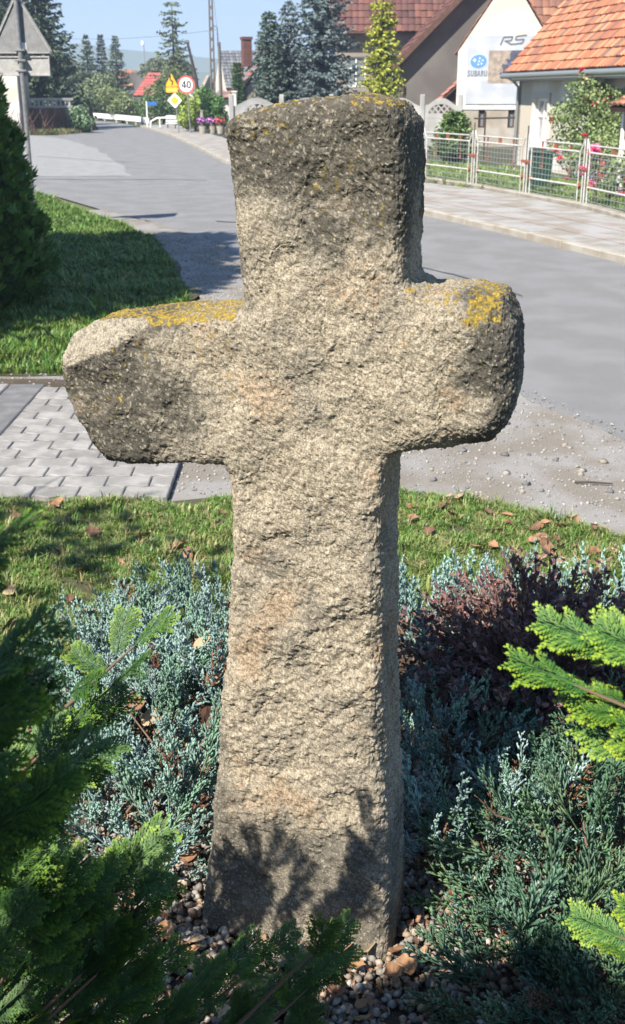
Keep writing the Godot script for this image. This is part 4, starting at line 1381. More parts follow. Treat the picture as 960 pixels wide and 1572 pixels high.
func build_concrete_fence() -> void:
	var f := thing("concrete_fence", "pale cast concrete panel fence with curved tops and pierced rosettes", "fence", Vector3(-2.75, 0, -40))
	var pts := [Vector2(0, 0), Vector2(1.7, -0.3), Vector2(3.4, -0.6), Vector2(5.0, -0.5), Vector2(6.5, -0.2), Vector2(7.75, 0.1)]
	for i in pts.size():
		var p := Vector3(pts[i].x, 0, pts[i].y)
		var s := Shape.new()
		s.box(p + Vector3(0, 0.95, 0), Vector3(0.16, 1.9, 0.16), Basis.IDENTITY, 0.02)
		put(f, "post", s.mesh(), M.panel)
		if i == pts.size() - 1:
			continue
		var q := Vector3(pts[i + 1].x, 0, pts[i + 1].y)
		var u := (q - p).normalized()
		var n := u.cross(Vector3.UP)
		var len := p.distance_to(q)
		# two plain slabs and a top slab with an arched, pierced rosette
		for k in 2:
			var b := Shape.new()
			b.box((p + q) * 0.5 + Vector3(0, 0.36 + 0.51 * k, 0), Vector3(len - 0.16, 0.5, 0.06), Basis(u, Vector3.UP, n), 0.012)
			put(f, "panel", b.mesh(), M.panel)
		var top := Shape.new()
		var base := (p + q) * 0.5 + Vector3(0, 1.13, 0)
		var half := (len - 0.16) * 0.5
		var R := 0.52
		var steps := 40
		for k in steps:
			var x0 := -half + 2.0 * half * k / steps
			var x1 := -half + 2.0 * half * (k + 1) / steps
			var h0 := 0.40 + 0.26 * pow(maxf(cos(PI * 0.5 * x0 / half), 0.0), 1.5)
			var h1 := 0.40 + 0.26 * pow(maxf(cos(PI * 0.5 * x1 / half), 0.0), 1.5)
			var xm := (x0 + x1) * 0.5
			var hole := 0.0
			if absf(xm) < R * 0.8:
				hole = 0.30 * sqrt(1.0 - pow(xm / (R * 0.8), 2.0))
			var lo := 0.16
			for band in ([[0.0, h0, h1]] if hole <= 0.0 else [[0.0, lo, lo], [lo + hole, h0, h1]]):
				var a := base + u * x0 + Vector3(0, band[0], 0)
				var b := base + u * x1 + Vector3(0, band[0], 0)
				var c := base + u * x1 + Vector3(0, band[2], 0)
				var d := base + u * x0 + Vector3(0, band[1], 0)
				var z := n * 0.03
				top.quad(a + z, d + z, c + z, b + z)
				top.quad(a - z, b - z, c - z, d - z)
				top.quad(d + z, d - z, c - z, c + z)
				top.quad(a + z, b + z, b - z, a - z)
		var tp := put(f, "top_panel", top.mesh(), M.panel)
		for e in [-1.0, 1.0]:
			for k in 4:
				var l := Shape.new()
				var x0: float = e * (-0.34 + 0.2 * k)
				l.bar(base + u * x0 + Vector3(0, 0.15, 0), base + u * (x0 + e * 0.26) + Vector3(0, 0.44, 0), 0.045, 0.05)
				put(tp, "lattice_bar", l.mesh(), M.panel)


func arrow_sign(parent: Node3D) -> void:
	var s := Shape.new()
	for e in [[Vector2(0.02, -0.17), Vector2(0.06, -0.02)], [Vector2(0.06, -0.02), Vector2(-0.06, 0.05)], [Vector2(-0.06, 0.05), Vector2(-0.06, 0.2)]]:
		s.bar(Vector3(e[0].x, e[0].y, 0.024), Vector3(e[1].x, e[1].y, 0.024), 0.065, 0.008)
	s.tri(Vector3(-0.14, 0.17, 0.028), Vector3(-0.07, 0.29, 0.028), Vector3(0.01, 0.17, 0.028))
	put(parent, "arrow", s.mesh(), M.black_paint)


func rounded_triangle(side: float, r: float, depth: float) -> ArrayMesh:
	var s := Shape.new()
	var h := side * 0.866
	var c := [Vector3(-side * 0.5, 0, 0), Vector3(0, h, 0), Vector3(side * 0.5, 0, 0)]
	var mid := Vector3(0, h / 3.0, 0)
	var pts: Array[Vector3] = []
	for k in 3:
		var inn: Vector3 = c[k] + (mid - c[k]).normalized() * r * 2.0
		var d0: float = [210.0, 90.0, -30.0][k]
		for j in 7:
			var a := deg_to_rad(d0 + 60.0 - 20.0 * j)
			pts.append(inn + Vector3(cos(a), sin(a), 0) * r)
	for k in pts.size():
		var a := pts[k]
		var b := pts[(k + 1) % pts.size()]
		var z := Vector3(0, 0, depth * 0.5)
		s.tri(mid + z, a + z, b + z)
		s.tri(mid - z, b - z, a - z)
		s.quad(a + z, a - z, b - z, b + z)
	return s.mesh()


func build_signs() -> void:
	# near warning sign, seen from behind
	var o := thing("warning_sign", "back of a triangular road sign with plate on steel pole", "road sign", Vector3(-4.28, 0, -17.6))
	var s := Shape.new()
	s.tube(PackedVector3Array([Vector3(0, -0.1, 0.06), Vector3(0, 3.24, 0.06)]), PackedFloat32Array([0.033, 0.033]), 12)
	put(o, "pole", s.mesh(), M.zinc)
	var cap := put(o, "pole_cap", disc(0.037, 0.037, 0.05, 14), M.sign_back, Vector3(0, 3.25, 0.06))
	cap.rotation.x = PI / 2
	var t := put(o, "triangle", rounded_triangle(0.98, 0.05, 0.02), M.sign_back, Vector3(0.0, 2.50, 0.0))
	var rim := Shape.new()
	for q in [[Vector3(-0.42, 0.025, 0.018), Vector3(0.42, 0.025, 0.018)], [Vector3(-0.43, 0.05, 0.018), Vector3(-0.02, 0.76, 0.018)], [Vector3(0.43, 0.05, 0.018), Vector3(0.02, 0.76, 0.018)]]:
		rim.bar(q[0], q[1], 0.012, 0.022)
	put(t, "rim", rim.mesh(), M.sign_plate)
	s = Shape.new()
	s.box(Vector3.ZERO, Vector3(0.86, 0.27, 0.016), Basis.IDENTITY, 0.004)
	var pl := put(o, "plate", s.mesh(), M.sign_plate, Vector3(-0.02, 2.345, 0.0))
	s = Shape.new()
	s.box(Vector3(0, 0.125, 0.014), Vector3(0.86, 0.014, 0.02))
	s.box(Vector3(0, -0.125, 0.014), Vector3(0.86, 0.014, 0.02))
	s.box(Vector3(-0.42, 0, 0.014), Vector3(0.014, 0.24, 0.02))
	s.box(Vector3(0.42, 0, 0.014), Vector3(0.014, 0.24, 0.02))
	put(pl, "rim", s.mesh(), M.sign_plate)
	for y in [2.56, 2.42, 2.28]:
		s = Shape.new()
		s.box(Vector3(0, y, 0.06), Vector3(0.15, 0.03, 0.085), Basis.IDENTITY, 0.004)
		put(o, "clamp", s.mesh(), M.zinc)
	s = Shape.new()
	s.box(Vector3(0.055, 2.62, 0.0125), Vector3(0.06, 0.09, 0.003))
	put(o, "sticker", s.mesh(), M.white_paint)
	# speed limit
	var k := thing("speed_limit_sign", "round red rimmed speed limit sign reading 40", "road sign", Vector3(-5.98, 0.09, -57))
	s = Shape.new()
	s.tube(PackedVector3Array([Vector3(0.04, -0.1, -0.04), Vector3(-0.06, 2.1, -0.04)]), PackedFloat32Array([0.03, 0.03]), 8)
	put(k, "pole", s.mesh(), M.zinc)
	put(k, "rim", disc(0.415, 0.415, 0.02, 40), M.red_paint, Vector3(-0.09, 2.2, 0))
	put(k, "face", disc(0.325, 0.325, 0.03, 40), M.white_paint, Vector3(-0.09, 2.2, 0))
	lettering(k, "40", Vector3(-0.09, 2.2, 0.019), 0.47, M.black_paint, 0.92)
	# winding road warning with plate and priority diamond
	var w := thing("winding_road_sign", "yellow triangular winding road sign above a white and yellow diamond", "road sign", Vector3(-6.62, 0.09, -57.2))
	s = Shape.new()
	s.tube(PackedVector3Array([Vector3(0.1, -0.1, -0.05), Vector3(-0.12, 2.6, -0.05)]), PackedFloat32Array([0.03, 0.03]), 8)
	put(w, "pole", s.mesh(), M.zinc)
	var tt := put(w, "triangle", rounded_triangle(0.62, 0.03, 0.03), M.yellow_paint, Vector3(-0.17, 2.12, 0))
	tt.scale.y = 1.12
	arrow_sign(put(tt, "symbol_field", rounded_triangle(0.5, 0.03, 0.034), M.yellow_paint, Vector3(0, 0.035, 0)))
	tt.get_child(0).get_child(0).position = Vector3(0, 0.19, -0.006)
	s = Shape.new()
	s.box(Vector3(-0.17, 1.97, 0), Vector3(0.56, 0.24, 0.02), Basis.IDENTITY, 0.004)
	var plate := put(w, "plate", s.mesh(), M.yellow_paint)
	s = Shape.new()
	for e in 5:
		s.box(Vector3(-0.36 + 0.095 * e, 1.97, 0.014), Vector3(0.06, 0.09, 0.006))
	put(plate, "print", s.mesh(), plain("pale print", Color(0.78, 0.62, 0.22), 0.5))
	s = Shape.new()
	s.box(Vector3(-0.05, 1.49, 0.0), Vector3(0.5, 0.5, 0.02), Basis(Vector3(0, 0, 1), PI / 4), 0.004)
	var dia := put(w, "diamond", s.mesh(), M.white_paint)
	s = Shape.new()
	s.box(Vector3(-0.05, 1.49, 0.013), Vector3(0.3, 0.3, 0.008), Basis(Vector3(0, 0, 1), PI / 4))
	put(dia, "yellow_centre", s.mesh(), M.yellow_paint)
	# street name sign
	var b := thing("street_name_sign", "small blue street name plate on a white post", "road sign", Vector3(-9.42, 0.0, -67))
	s = Shape.new()
	s.tube(PackedVector3Array([Vector3(0, -0.1, 0), Vector3(0, 1.45, 0)]), PackedFloat32Array([0.04, 0.04]), 8)
	put(b, "post", s.mesh(), M.white_paint)
	s = Shape.new()
	s.box(Vector3(0.32, 1.34, 0.0), Vector3(0.5, 0.2, 0.02))
	put(b, "plate", s.mesh(), M.blue_paint)
	# poles
	var lat := thing("lattice_pole", "tall grey concrete utility pole behind the clipped hedge", "utility pole", Vector3(-5.2, 0, -62))
	s = Shape.new()
	for e in [-0.065, 0.065]:
		s.tube(PackedVector3Array([Vector3(e * 1.5, 0, 0), Vector3(e, 9.0, 0)]), PackedFloat32Array([0.045, 0.04]), 6)
	put(lat, "legs", s.mesh(), M.grey_wood)
	for y in 17:
		s = Shape.new()
		s.box(Vector3(0, 0.5 + 0.5 * y, 0), Vector3(0.17, 0.16, 0.06))
		put(lat, "rung", s.mesh(), M.grey_wood)
	var p2 := thing("wooden_pole", "slim grey wooden pole beside the far white gable", "utility pole", Vector3(-4.85, 0, -63))
	s = Shape.new()
	s.tube(PackedVector3Array([Vector3(0, 0, 0), Vector3(-0.05, 4.4, 0)]), PackedFloat32Array([0.1, 0.08]), 8)
	put(p2, "shaft", s.mesh(), M.grey_wood)
	s = Shape.new()
	s.tube(PackedVector3Array([Vector3(-0.12, 4.2, 0.05), Vector3(-0.12, 5.1, 0.05), Vector3(-0.3, 5.2, 0.05)]), PackedFloat32Array([0.02, 0.02, 0.02]), 6)
	put(p2, "bracket", s.mesh(), M.dark_iron)
	var p3 := thing("leaning_pole", "thin dark pole leaning behind the speed limit sign", "utility pole", Vector3(-5.95, 0, -62))
	s = Shape.new()
	s.tube(PackedVector3Array([Vector3(0.1, 0, 0), Vector3(-0.12, 2.6, 0), Vector3(-0.5, 4.35, 0)]), PackedFloat32Array([0.1, 0.09, 0.06]), 8)
	put(p3, "shaft", s.mesh(), M.dark_iron)
	var mast := thing("radio_mast", "thin far antenna mast rising above the skyline trees", "mast", Vector3(-22.5, 0, -160))
	s = Shape.new()
	s.tube(PackedVector3Array([Vector3(0, 0, 0), Vector3(0, 8.2, 0)]), PackedFloat32Array([0.1, 0.06]), 6)
	put(mast, "shaft", s.mesh(), M.wire)
	s = Shape.new()
	s.box(Vector3(-0.15, 8.0, 0), Vector3(0.3, 0.5, 0.25))
	put(mast, "antenna", s.mesh(), M.white_paint)
	# overhead wires between the poles
	var ends := [[Vector3(-5.2, 8.6, -62), Vector3(-30, 8.0, -75)], [Vector3(-5.2, 8.2, -62), Vector3(-30, 7.4, -75)], [Vector3(-5.0, 5.0, -63), Vector3(-22, 6.0, -90)], [Vector3(-5.2, 8.7, -62), Vector3(-4.9, 4.4, -63)]]
	for q in ends:
		var line := PackedVector3Array()
		var rad := PackedFloat32Array()
		for i in 9:
			var tt2 := i / 8.0
			line.append((q[0] as Vector3).lerp(q[1], tt2) + Vector3(0, -1.6 * tt2 * (1.0 - tt2), 0))
			rad.append(0.008)
		s = Shape.new()
		s.tube(line, rad, 4)
		var wo := put(self, "overhead_wire", s.mesh(), M.dark_iron)
		tag(wo, "thin dark overhead wire running from the tall concrete pole" if q[0].y > 6.0 else "thin wire running from the slim wooden pole", "wire", "overhead wires")


func build_far_street() -> void:
	# white guard rail on the far side of the bend
	var g := thing("guard_rail", "long white guard rail along the far bend of the road", "guard rail", Vector3(-13, 0, -78))
	var line := [Vector3(-22.5, 0, -95), Vector3(-19.3, 0, -92.2), Vector3(-15.3, 0, -84.2), Vector3(-12.6, 0, -78), Vector3(-10.7, 0, -73.0), Vector3(-9.7, 0, -69.5)]
	for i in line.size() - 1:
		var a: Vector3 = line[i] - g.position
		var b: Vector3 = line[i + 1] - g.position
		var s := Shape.new()
		s.bar(a + Vector3(0, 0.45, 0), b + Vector3(0, 0.45, 0), 0.34, 0.05)
		var d := (b - a).normalized()
		s = Shape.new()
		s.box((a + b) * 0.5 + Vector3(0, 0.36, 0), Vector3(a.distance_to(b) - 0.02, 0.32, 0.06), Basis(d, Vector3.UP, d.cross(Vector3.UP)), 0.01)
		put(g, "rail", s.mesh(), M.white_paint)
		for k in 2:
			s = Shape.new()
			s.box(a.lerp(b, 0.25 + 0.5 * k) + Vector3(0, 0.22, 0), Vector3(0.1, 0.46, 0.1))
			put(g, "post", s.mesh(), M.panel)
	# white pipe railing and boards near the street name sign
	var r := thing("pipe_railing", "curved white pipe railing beside the street name sign", "railing", Vector3(-8.9, 0, -66.5))
	var s := Shape.new()
	s.tube(PackedVector3Array([Vector3(-0.3, 0, 0), Vector3(-0.25, 0.4, 0), Vector3(0.1, 0.58, 0), Vector3(0.7, 0.6, 0)]), PackedFloat32Array([0.045, 0.045, 0.045, 0.045]), 8)
	put(r, "rail", s.mesh(), M.white_paint)
	for x in [0.25, 0.7]:
		s = Shape.new()
		s.tube(PackedVector3Array([Vector3(x, 0, 0), Vector3(x, 0.58, 0)]), PackedFloat32Array([0.035, 0.035]), 8)
		put(r, "post", s.mesh(), M.white_paint)
	var bn := thing("white_bench", "white slatted bench below the diamond sign", "bench", Vector3(-7.55, 0.05, -64.5))
	for q in [[Vector3(0, 0.62, 0), Vector3(1.0, 0.16, 0.04)], [Vector3(0, 0.42, 0.04), Vector3(1.0, 0.1, 0.04)], [Vector3(0, 0.3, 0.25), Vector3(1.0, 0.04, 0.4)]]:
		s = Shape.new()
		s.box(q[0], q[1])
		put(bn, "board", s.mesh(), M.white_paint)
	for x in [-0.42, 0.0, 0.42]:
		s = Shape.new()
		s.box(Vector3(x, 0.33, -0.03), Vector3(0.05, 0.7, 0.05))
		put(bn, "leg", s.mesh(), M.dark_iron)
	# flower pots before the dark hedge
	var spots := [[Vector3(-5.25, 0.09, -56.0), Color(0.42, 0.12, 0.48), "purple"], [Vector3(-4.8, 0.09, -56.2), Color(0.5, 0.18, 0.5), "pale purple"], [Vector3(-4.4, 0.09, -56.0), Color(0.55, 0.05, 0.1), "red"]]
	for q in spots:
		var o := thing("flower_pot", "concrete tub of %s flowers below the dark clipped hedge" % q[2], "flower pot", q[0], "flower tubs by the hedge")
		s = Shape.new()
		s.tube(PackedVector3Array([Vector3(0, 0, 0), Vector3(0, 0.36, 0)]), PackedFloat32Array([0.14, 0.2]), 12)
		put(o, "tub", s.mesh(), M.concrete)
		put(o, "leaves", leaf_crown(90, [Vector4(0, 0.48, 0, 0.22)], 260, 0.09, Color(0.04, 0.1, 0.02), Color(0.1, 0.2, 0.05)), M.leaf)
		put(o, "flowers", leaf_crown(91, [Vector4(0, 0.56, 0, 0.24), Vector4(-0.1, 0.62, 0.1, 0.18)], 150, 0.09, q[1] * 0.8, q[1] * 1.2), M.petal)
	# white gate post beside the hedge
	s = Shape.new()
	s.box(Vector3(0, 0.95, 0), Vector3(0.18, 1.9, 0.18), Basis.IDENTITY, 0.02)
	s.box(Vector3(0, 1.93, 0), Vector3(0.24, 0.06, 0.24), Basis.IDENTITY, 0.01)
	var gp := put(self, "gate_post", s.mesh(), M.white_wall, Vector3(-3.1, 0.05, -47))
	tag(gp, "square white gate post rising behind the concrete fence", "gate post")
	s = Shape.new()
	s.box(Vector3(0, 0.5, 0), Vector3(0.14, 1.0, 0.14), Basis.IDENTITY, 0.015)
	s.box(Vector3(0, 1.02, 0), Vector3(0.18, 0.05, 0.18))
	var gp2 := put(self, "gate_post", s.mesh(), M.concrete, Vector3(-5.4, 0.09, -57.4))
	tag(gp2, "short concrete post between the two clipped hedges", "gate post")
	# brown fence, brush and a stump wall on the shaded side of the side street
	var bf := thing("board_fence", "weathered brown board fence below the dark spruce", "fence", Vector3(-13.5, 0, -58.5))
	for k in 22:
		s = Shape.new()
		s.box(Vector3(-2.6 + 0.165 * k, 0.62 + rng.randf_range(-0.03, 0.03), -0.07 * k), Vector3(0.15, 1.15, 0.03), Basis(Vector3.UP, 0.4), 0.004)
		put(bf, "board", s.mesh(), M.fence_wood)
	var cf := thing("balustrade_fence", "pale concrete balustrade fence behind the brown boards", "fence", Vector3(-14.0, 0, -59.6))
	for k in 2:
		s = Shape.new()
		s.box(Vector3(0, 1.62 - 0.36 * k, 0), Vector3(3.8, 0.12, 0.14), Basis(Vector3.UP, 0.4))
		put(cf, "rail", s.mesh(), M.panel)
	for k in 17:
		s = Shape.new()
		s.box(Basis(Vector3.UP, 0.4) * Vector3(-1.8 + 0.22 * k, 1.44, 0), Vector3(0.1, 0.28, 0.08))
		put(cf, "baluster", s.mesh(), M.panel)
	s = Shape.new()
	s.box(Vector3(0, 0.6, 0), Vector3(3.7, 1.2, 0.1), Basis(Vector3.UP, 0.4))
	put(cf, "lower_wall", s.mesh(), M.concrete)
	var br := thing("brush_pile", "pile of cut brown branches heaped against the board fence", "brush pile", Vector3(-14.2, 0, -57.0))
	for k in 60:
		s = Shape.new()
		var a := Vector3(rng.randf_range(-1.6, 1.2), 0.02, rng.randf_range(-0.3, 0.4))
		var b := a + Vector3(rng.randfn(0, 0.7), rng.randf_range(0.2, 1.2), rng.randfn(0, 0.2))
		s.tube(PackedVector3Array([a, a.lerp(b, 0.5) + Vector3(rng.randfn(0, 0.1), 0.05, 0), b]), PackedFloat32Array([0.025, 0.02, 0.008]), 4)
		put(br, "branch", s.mesh(), M.fence_wood)
	s = Shape.new()
	s.tube(PackedVector3Array([Vector3(0, -0.1, 0), Vector3(0, 0.25, 0), Vector3(0.05, 0.9, 0), Vector3(0.05, 1.25, 0)]), PackedFloat32Array([0.95, 0.7, 0.52, 0.5]), 11)
	var stump := put(self, "tree_stump", s.mesh(), M.bark, Vector3(-12.6, 0, -64.5))
	tag(stump, "broad dark tree stump at the shaded corner of the bend", "stump")
	# pale weeds climbing the end of the fence
	var iv := thing("ivy_clump", "variegated green ivy hanging over the end of the brown fence", "shrub", Vector3(-11.9, 0, -60.0))
	put(iv, "foliage", leaf_crown(95, [Vector4(0, 0.95, 0, 0.5), Vector4(0.25, 0.55, 0.1, 0.45), Vector4(-0.3, 0.5, 0, 0.4)], 900, 0.16, Color(0.06, 0.14, 0.05), Color(0.22, 0.32, 0.18)), M.leaf)
	put(iv, "stems", trunk_mesh(0.9, 0.05, 0.0, 3), M.stem)
	grow_grass("weeds", "dry weedy verge in front of the brush pile", PackedVector2Array([Vector2(-17, -56), Vector2(-12.5, -56.6), Vector2(-11.6, -61), Vector2(-12.2, -64), Vector2(-14, -60), Vector2(-17, -58)]), 1500, 0.0, 0.12, 0.28, [Color(0.14, 0.17, 0.06), Color(0.2, 0.19, 0.09)])


# ---------- trees ----------
# a conifer crown, base at y = low, one face pair per twig
func conifer_crown(sd: int, h: float, r: float, low: float, levels: int, per: int, droop: float, twig: float, c0: Color, c1: Color, power := 0.85) -> ArrayMesh:
	rng.seed = sd
	var s := Shape.new()
	for l in levels:
		var t := (l + rng.randf() * 0.8) / levels
		var y := low + (h - low) * t
		for k in per:
			var a := rng.randf() * TAU
			var len := r * pow(1.0 - t, power) * rng.randf_range(0.55, 1.12) + 0.06
			var out := Vector3(cos(a), 0, sin(a))
			var n := maxi(3, int(len / (twig * 0.55)))
			var side := Vector3(-out.z, 0, out.x)
			for i in n:
				var f := (i + 1.0) / n
				var p := Vector3(0, y, 0) + out * len * f + Vector3(0, -droop * len * f * (1.3 - 0.6 * f) + 0.25 * len * f * f, 0)
				for e in 3:
					var d := (out * rng.randf_range(0.3, 1.0) + side * rng.randfn(0, 0.75) + Vector3(0, rng.randfn(-0.1 - droop * 0.4, 0.35), 0)).normalized()
					var tl := twig * rng.randf_range(0.6, 1.2)
					var w := d.cross(Vector3(rng.randfn(), rng.randfn(), rng.randfn())).normalized() * tl * 0.23
					s.col = c0.lerp(c1, rng.randf())
					s.quad(p, p + d * tl * 0.45 - w, p + d * tl, p + d * tl * 0.45 + w)
	return s.mesh()


# a dense thuja: upright fans of narrow scale shoots over a cone or column
func thuja_crown(sd: int, h: float, r: float, fans: int, size: float, power: float, c0: Color, c1: Color) -> ArrayMesh:
	rng.seed = sd
	var s := Shape.new()
	var f := noise(FastNoiseLite.TYPE_SIMPLEX_SMOOTH, 2.2, 2, sd)
	for i in fans:
		var t := 1.0 - sqrt(rng.randf()) if power > 0.7 else rng.randf()
		var a := rng.randf() * TAU
		var rad := r * pow(1.0 - t, power) * (1.0 - 0.35 * pow(rng.randf(), 2.0))
		if t < 0.12:
			rad *= 0.75 + 2.0 * t
		var out := Vector3(cos(a), 0, sin(a))
		rad *= 1.0 + 0.22 * f.get_noise_3d(out.x * 1.4, t * h * 1.3, out.z * 1.4)
		var p := out * rad + Vector3(0, t * h, 0)
		var lie := (out * 0.55 + Vector3(rng.randfn(0, 0.3), 1.0, rng.randfn(0, 0.3))).normalized()
		var flat_n := lie.cross(out.rotated(Vector3.UP, rng.randfn(0.0, 0.9))).normalized()
		var tone := rng.randf()
		for k in 5:
			var d := lie.rotated(flat_n, (k - 2) * 0.36 + rng.randfn(0, 0.1))
			var l := size * rng.randf_range(0.7, 1.2) * (1.0 - 0.12 * absf(k - 2))
			var w := d.cross(flat_n).normalized() * size * 0.1
			s.col = c0.lerp(c1, clampf(tone + rng.randfn(0, 0.2), 0, 1))
			s.quad(p, p + d * l * 0.6 - w, p + d * l, p + d * l * 0.6 + w)
	return s.mesh()


# leaves spread through several lumps (Vector4 per lump: centre and radius)
func leaf_crown(sd: int, lumps: Array, count: int, leaf: float, c0: Color, c1: Color, squash := 0.8) -> ArrayMesh:
	rng.seed = sd
	var s := Shape.new()
	var total := 0.0
	for q: Vector4 in lumps:
		total += q.w * q.w
	for q: Vector4 in lumps:
		var k := int(count * q.w * q.w / total)
		var tint := rng.randf_range(0.82, 1.15)
		for i in k:
			var d := Vector3(rng.randfn(), rng.randfn(), rng.randfn()).normalized()
			var rad := q.w * (1.0 - 0.55 * pow(rng.randf(), 2.2)) * (1.0 + 0.18 * sin(d.x * 7.0 + q.x) * sin(d.y * 6.0 + q.y * 3.0))
			var p := Vector3(q.x, q.y, q.z) + d * Vector3(1, squash, 1) * rad
			var nn := (d + Vector3(rng.randfn(), rng.randfn(), rng.randfn()) * 0.8).normalized()
			var x := nn.cross(Vector3(rng.randfn(), rng.randfn(), rng.randfn())).normalized()
			var y := nn.cross(x)
			var sz := leaf * rng.randf_range(0.55, 1.25)
			s.col = c0.lerp(c1, rng.randf()) * tint
			s.quad(p - x * sz * 0.4, p + y * sz * 0.55 - x * sz * 0.1, p + x * sz * 0.45, p - y * sz * 0.5)
	return s.mesh()


func trunk_mesh(h: float, r: float, lean := 0.0, limbs := 0) -> ArrayMesh:
	var s := Shape.new()
	s.tube(PackedVector3Array([Vector3(0, -0.1, 0), Vector3(0, h * 0.15, 0), Vector3(lean * 0.5, h * 0.55, 0), Vector3(lean, h, 0)]), PackedFloat32Array([r * 1.35, r, r * 0.6, r * 0.12]), 8)
	for k in limbs:
		var a := 2.4 * k
		var y := h * (0.35 + 0.5 * k / limbs)
		var d := Vector3(cos(a), 0.6, sin(a))
		s.tube(PackedVector3Array([Vector3(lean * y / h, y, 0), Vector3(lean * y / h, y, 0) + d * h * 0.14, Vector3(lean * y / h, y, 0) + d * h * 0.26 + Vector3(0, 0.1, 0)]), PackedFloat32Array([r * 0.4, r * 0.28, r * 0.08]), 5)
	return s.mesh()


func tree(called: String, label: String, at: Vector3, crown: ArrayMesh, m: Material, h: float, r: float, group := "", turn := 0.0, limbs := 0) -> Node3D:
	var o := thing(called, label, "tree", at, group)
	put(o, "trunk", trunk_mesh(h, r, 0.0, limbs), M.bark)
	put(o, "crown", crown, m)
	o.rotation.y = turn
	return o


func build_trees() -> void:
	# blue spruces behind the concrete fence
	var dark_blue := [Color(0.055, 0.085, 0.085), Color(0.15, 0.20, 0.205)]
	tree("spruce_tree", "broad blue spruce, tallest of the three behind the concrete fence", Vector3(0.35, 0, -46.5), conifer_crown(1, 7.4, 1.85, 0.6, 56, 12, 0.55, 0.17, dark_blue[0], dark_blue[1], 0.6), M.needle, 7.2, 0.16, "blue spruces")
	tree("spruce_tree", "slim blue spruce between the broad spruce and its smaller neighbour", Vector3(-0.95, 0, -46.9), conifer_crown(2, 5.25, 1.0, 0.3, 52, 11, 0.5, 0.15, dark_blue[0], dark_blue[1], 0.6), M.needle, 5.1, 0.1, "blue spruces")
	tree("spruce_tree", "slender dark green spruce at the gate end of the concrete fence", Vector3(-1.65, 0, -46.0), conifer_crown(3, 4.85, 0.95, 0.3, 52, 11, 0.5, 0.15, Color(0.045, 0.08, 0.06), Color(0.12, 0.17, 0.14), 0.55), M.needle, 4.7, 0.09, "blue spruces")
	tree("cypress_tree", "bright yellow green columnar cypress in front of the grey house", Vector3(2.5, 0, -43), conifer_crown(4, 5.4, 0.92, 0.2, 50, 14, 0.7, 0.14, Color(0.14, 0.19, 0.02), Color(0.42, 0.42, 0.05), 0.5), M.leaf, 5.2, 0.1)
	# thuja cone and its neighbour on the verge
	tree("thuja_tree", "dense dark green thuja cone standing on the verge", Vector3(-3.6, 0, -11.0), thuja_crown(5, 4.0, 1.12, 11000, 0.12, 0.85, Color(0.03, 0.085, 0.016), Color(0.085, 0.19, 0.028)), M.leaf, 3.8, 0.07)
	tree("thuja_tree", "lower bushy thuja in front of the thuja cone", Vector3(-3.55, 0, -9.9), thuja_crown(6, 2.2, 0.8, 5500, 0.11, 0.6, Color(0.035, 0.1, 0.018), Color(0.1, 0.21, 0.03)), M.leaf, 2.0, 0.05)
	# trees beyond the side of the verge that shade the road and the lawn
	var tall := conifer_crown(7, 7.6, 1.75, 0.4, 55, 12, 0.4, 0.34, Color(0.03, 0.07, 0.025), Color(0.08, 0.14, 0.05), 0.5)
	for q in [[Vector3(-5.5, 0, -7.9), 1.0, "next to the thuja"], [Vector3(-6.5, 0, -10.4), 1.15, "second from the thuja"], [Vector3(-5.9, 0, -9.3), 1.06, "between the first two"], [Vector3(-8.6, 0, -10.2), 1.1, "third from the thuja"], [Vector3(-7.4, 0, -6.4), 0.95, "beside the paved drive"]]:
		var o := tree("verge_conifer", "tall conifer on the verge, " + q[2], q[0], tall, M.needle, 7.4, 0.16, "conifers shading the verge", rng.randf() * TAU)
		o.scale = Vector3.ONE * q[1]
	# tall thujas behind the bed whose shade falls on the near plants and the foot of the cross
	var wall_crown := thuja_crown(9, 2.6, 0.48, 5200, 0.12, 0.45, Color(0.03, 0.085, 0.016), Color(0.085, 0.18, 0.028))
	for q in [[Vector3(-1.5, 0, -0.22), 0.72, "beside the false cypress"], [Vector3(-1.25, 0, 0.42), 1.24, "behind the one beside the false cypress"]]:
		var o := tree("hedge_thuja", "columnar thuja at the edge of the bed, " + q[2], q[0], wall_crown, M.leaf, 2.4, 0.05, "thujas at the edge of the bed", rng.randf() * TAU)
		o.scale = Vector3.ONE * q[1]
	tree("birch_tree", "thin birch near the paving throwing light leaf shade", Vector3(-3.2, 0, -2.4), leaf_crown(8, [Vector4(0, 3.3, 0, 0.5), Vector4(0.5, 3.5, 0.5, 0.35), Vector4(1.1, 3.3, 0.7, 0.3), Vector4(-0.5, 3.9, 0.5, 0.5)], 150, 0.13, Color(0.08, 0.16, 0.03), Color(0.16, 0.24, 0.05)), M.leaf, 4.2, 0.05, "", 0.0, 5)
	# big dark conifers by the brown fence
	var dk := conifer_crown(10, 9.0, 3.0, 0.9, 54, 12, 0.5, 0.27, Color(0.02, 0.04, 0.022), Color(0.07, 0.11, 0.055), 0.7)
	tree("spruce_tree", "large dark spruce overhanging the brown board fence", Vector3(-15.2, 0, -66), dk, M.needle, 8.6, 0.25, "dark spruces by the brown fence")
	tree("spruce_tree", "ragged dark spruce behind the one overhanging the brown fence", Vector3(-18.2, 0, -71), dk, M.needle, 8.8, 0.25, "dark spruces by the brown fence", 2.0)
	# row of conifers and bushes beyond the road bend
	var small := conifer_crown(12, 6.2, 1.3, 0.5, 40, 10, 0.45, 0.2, Color(0.035, 0.06, 0.03), Color(0.09, 0.13, 0.07), 0.8)
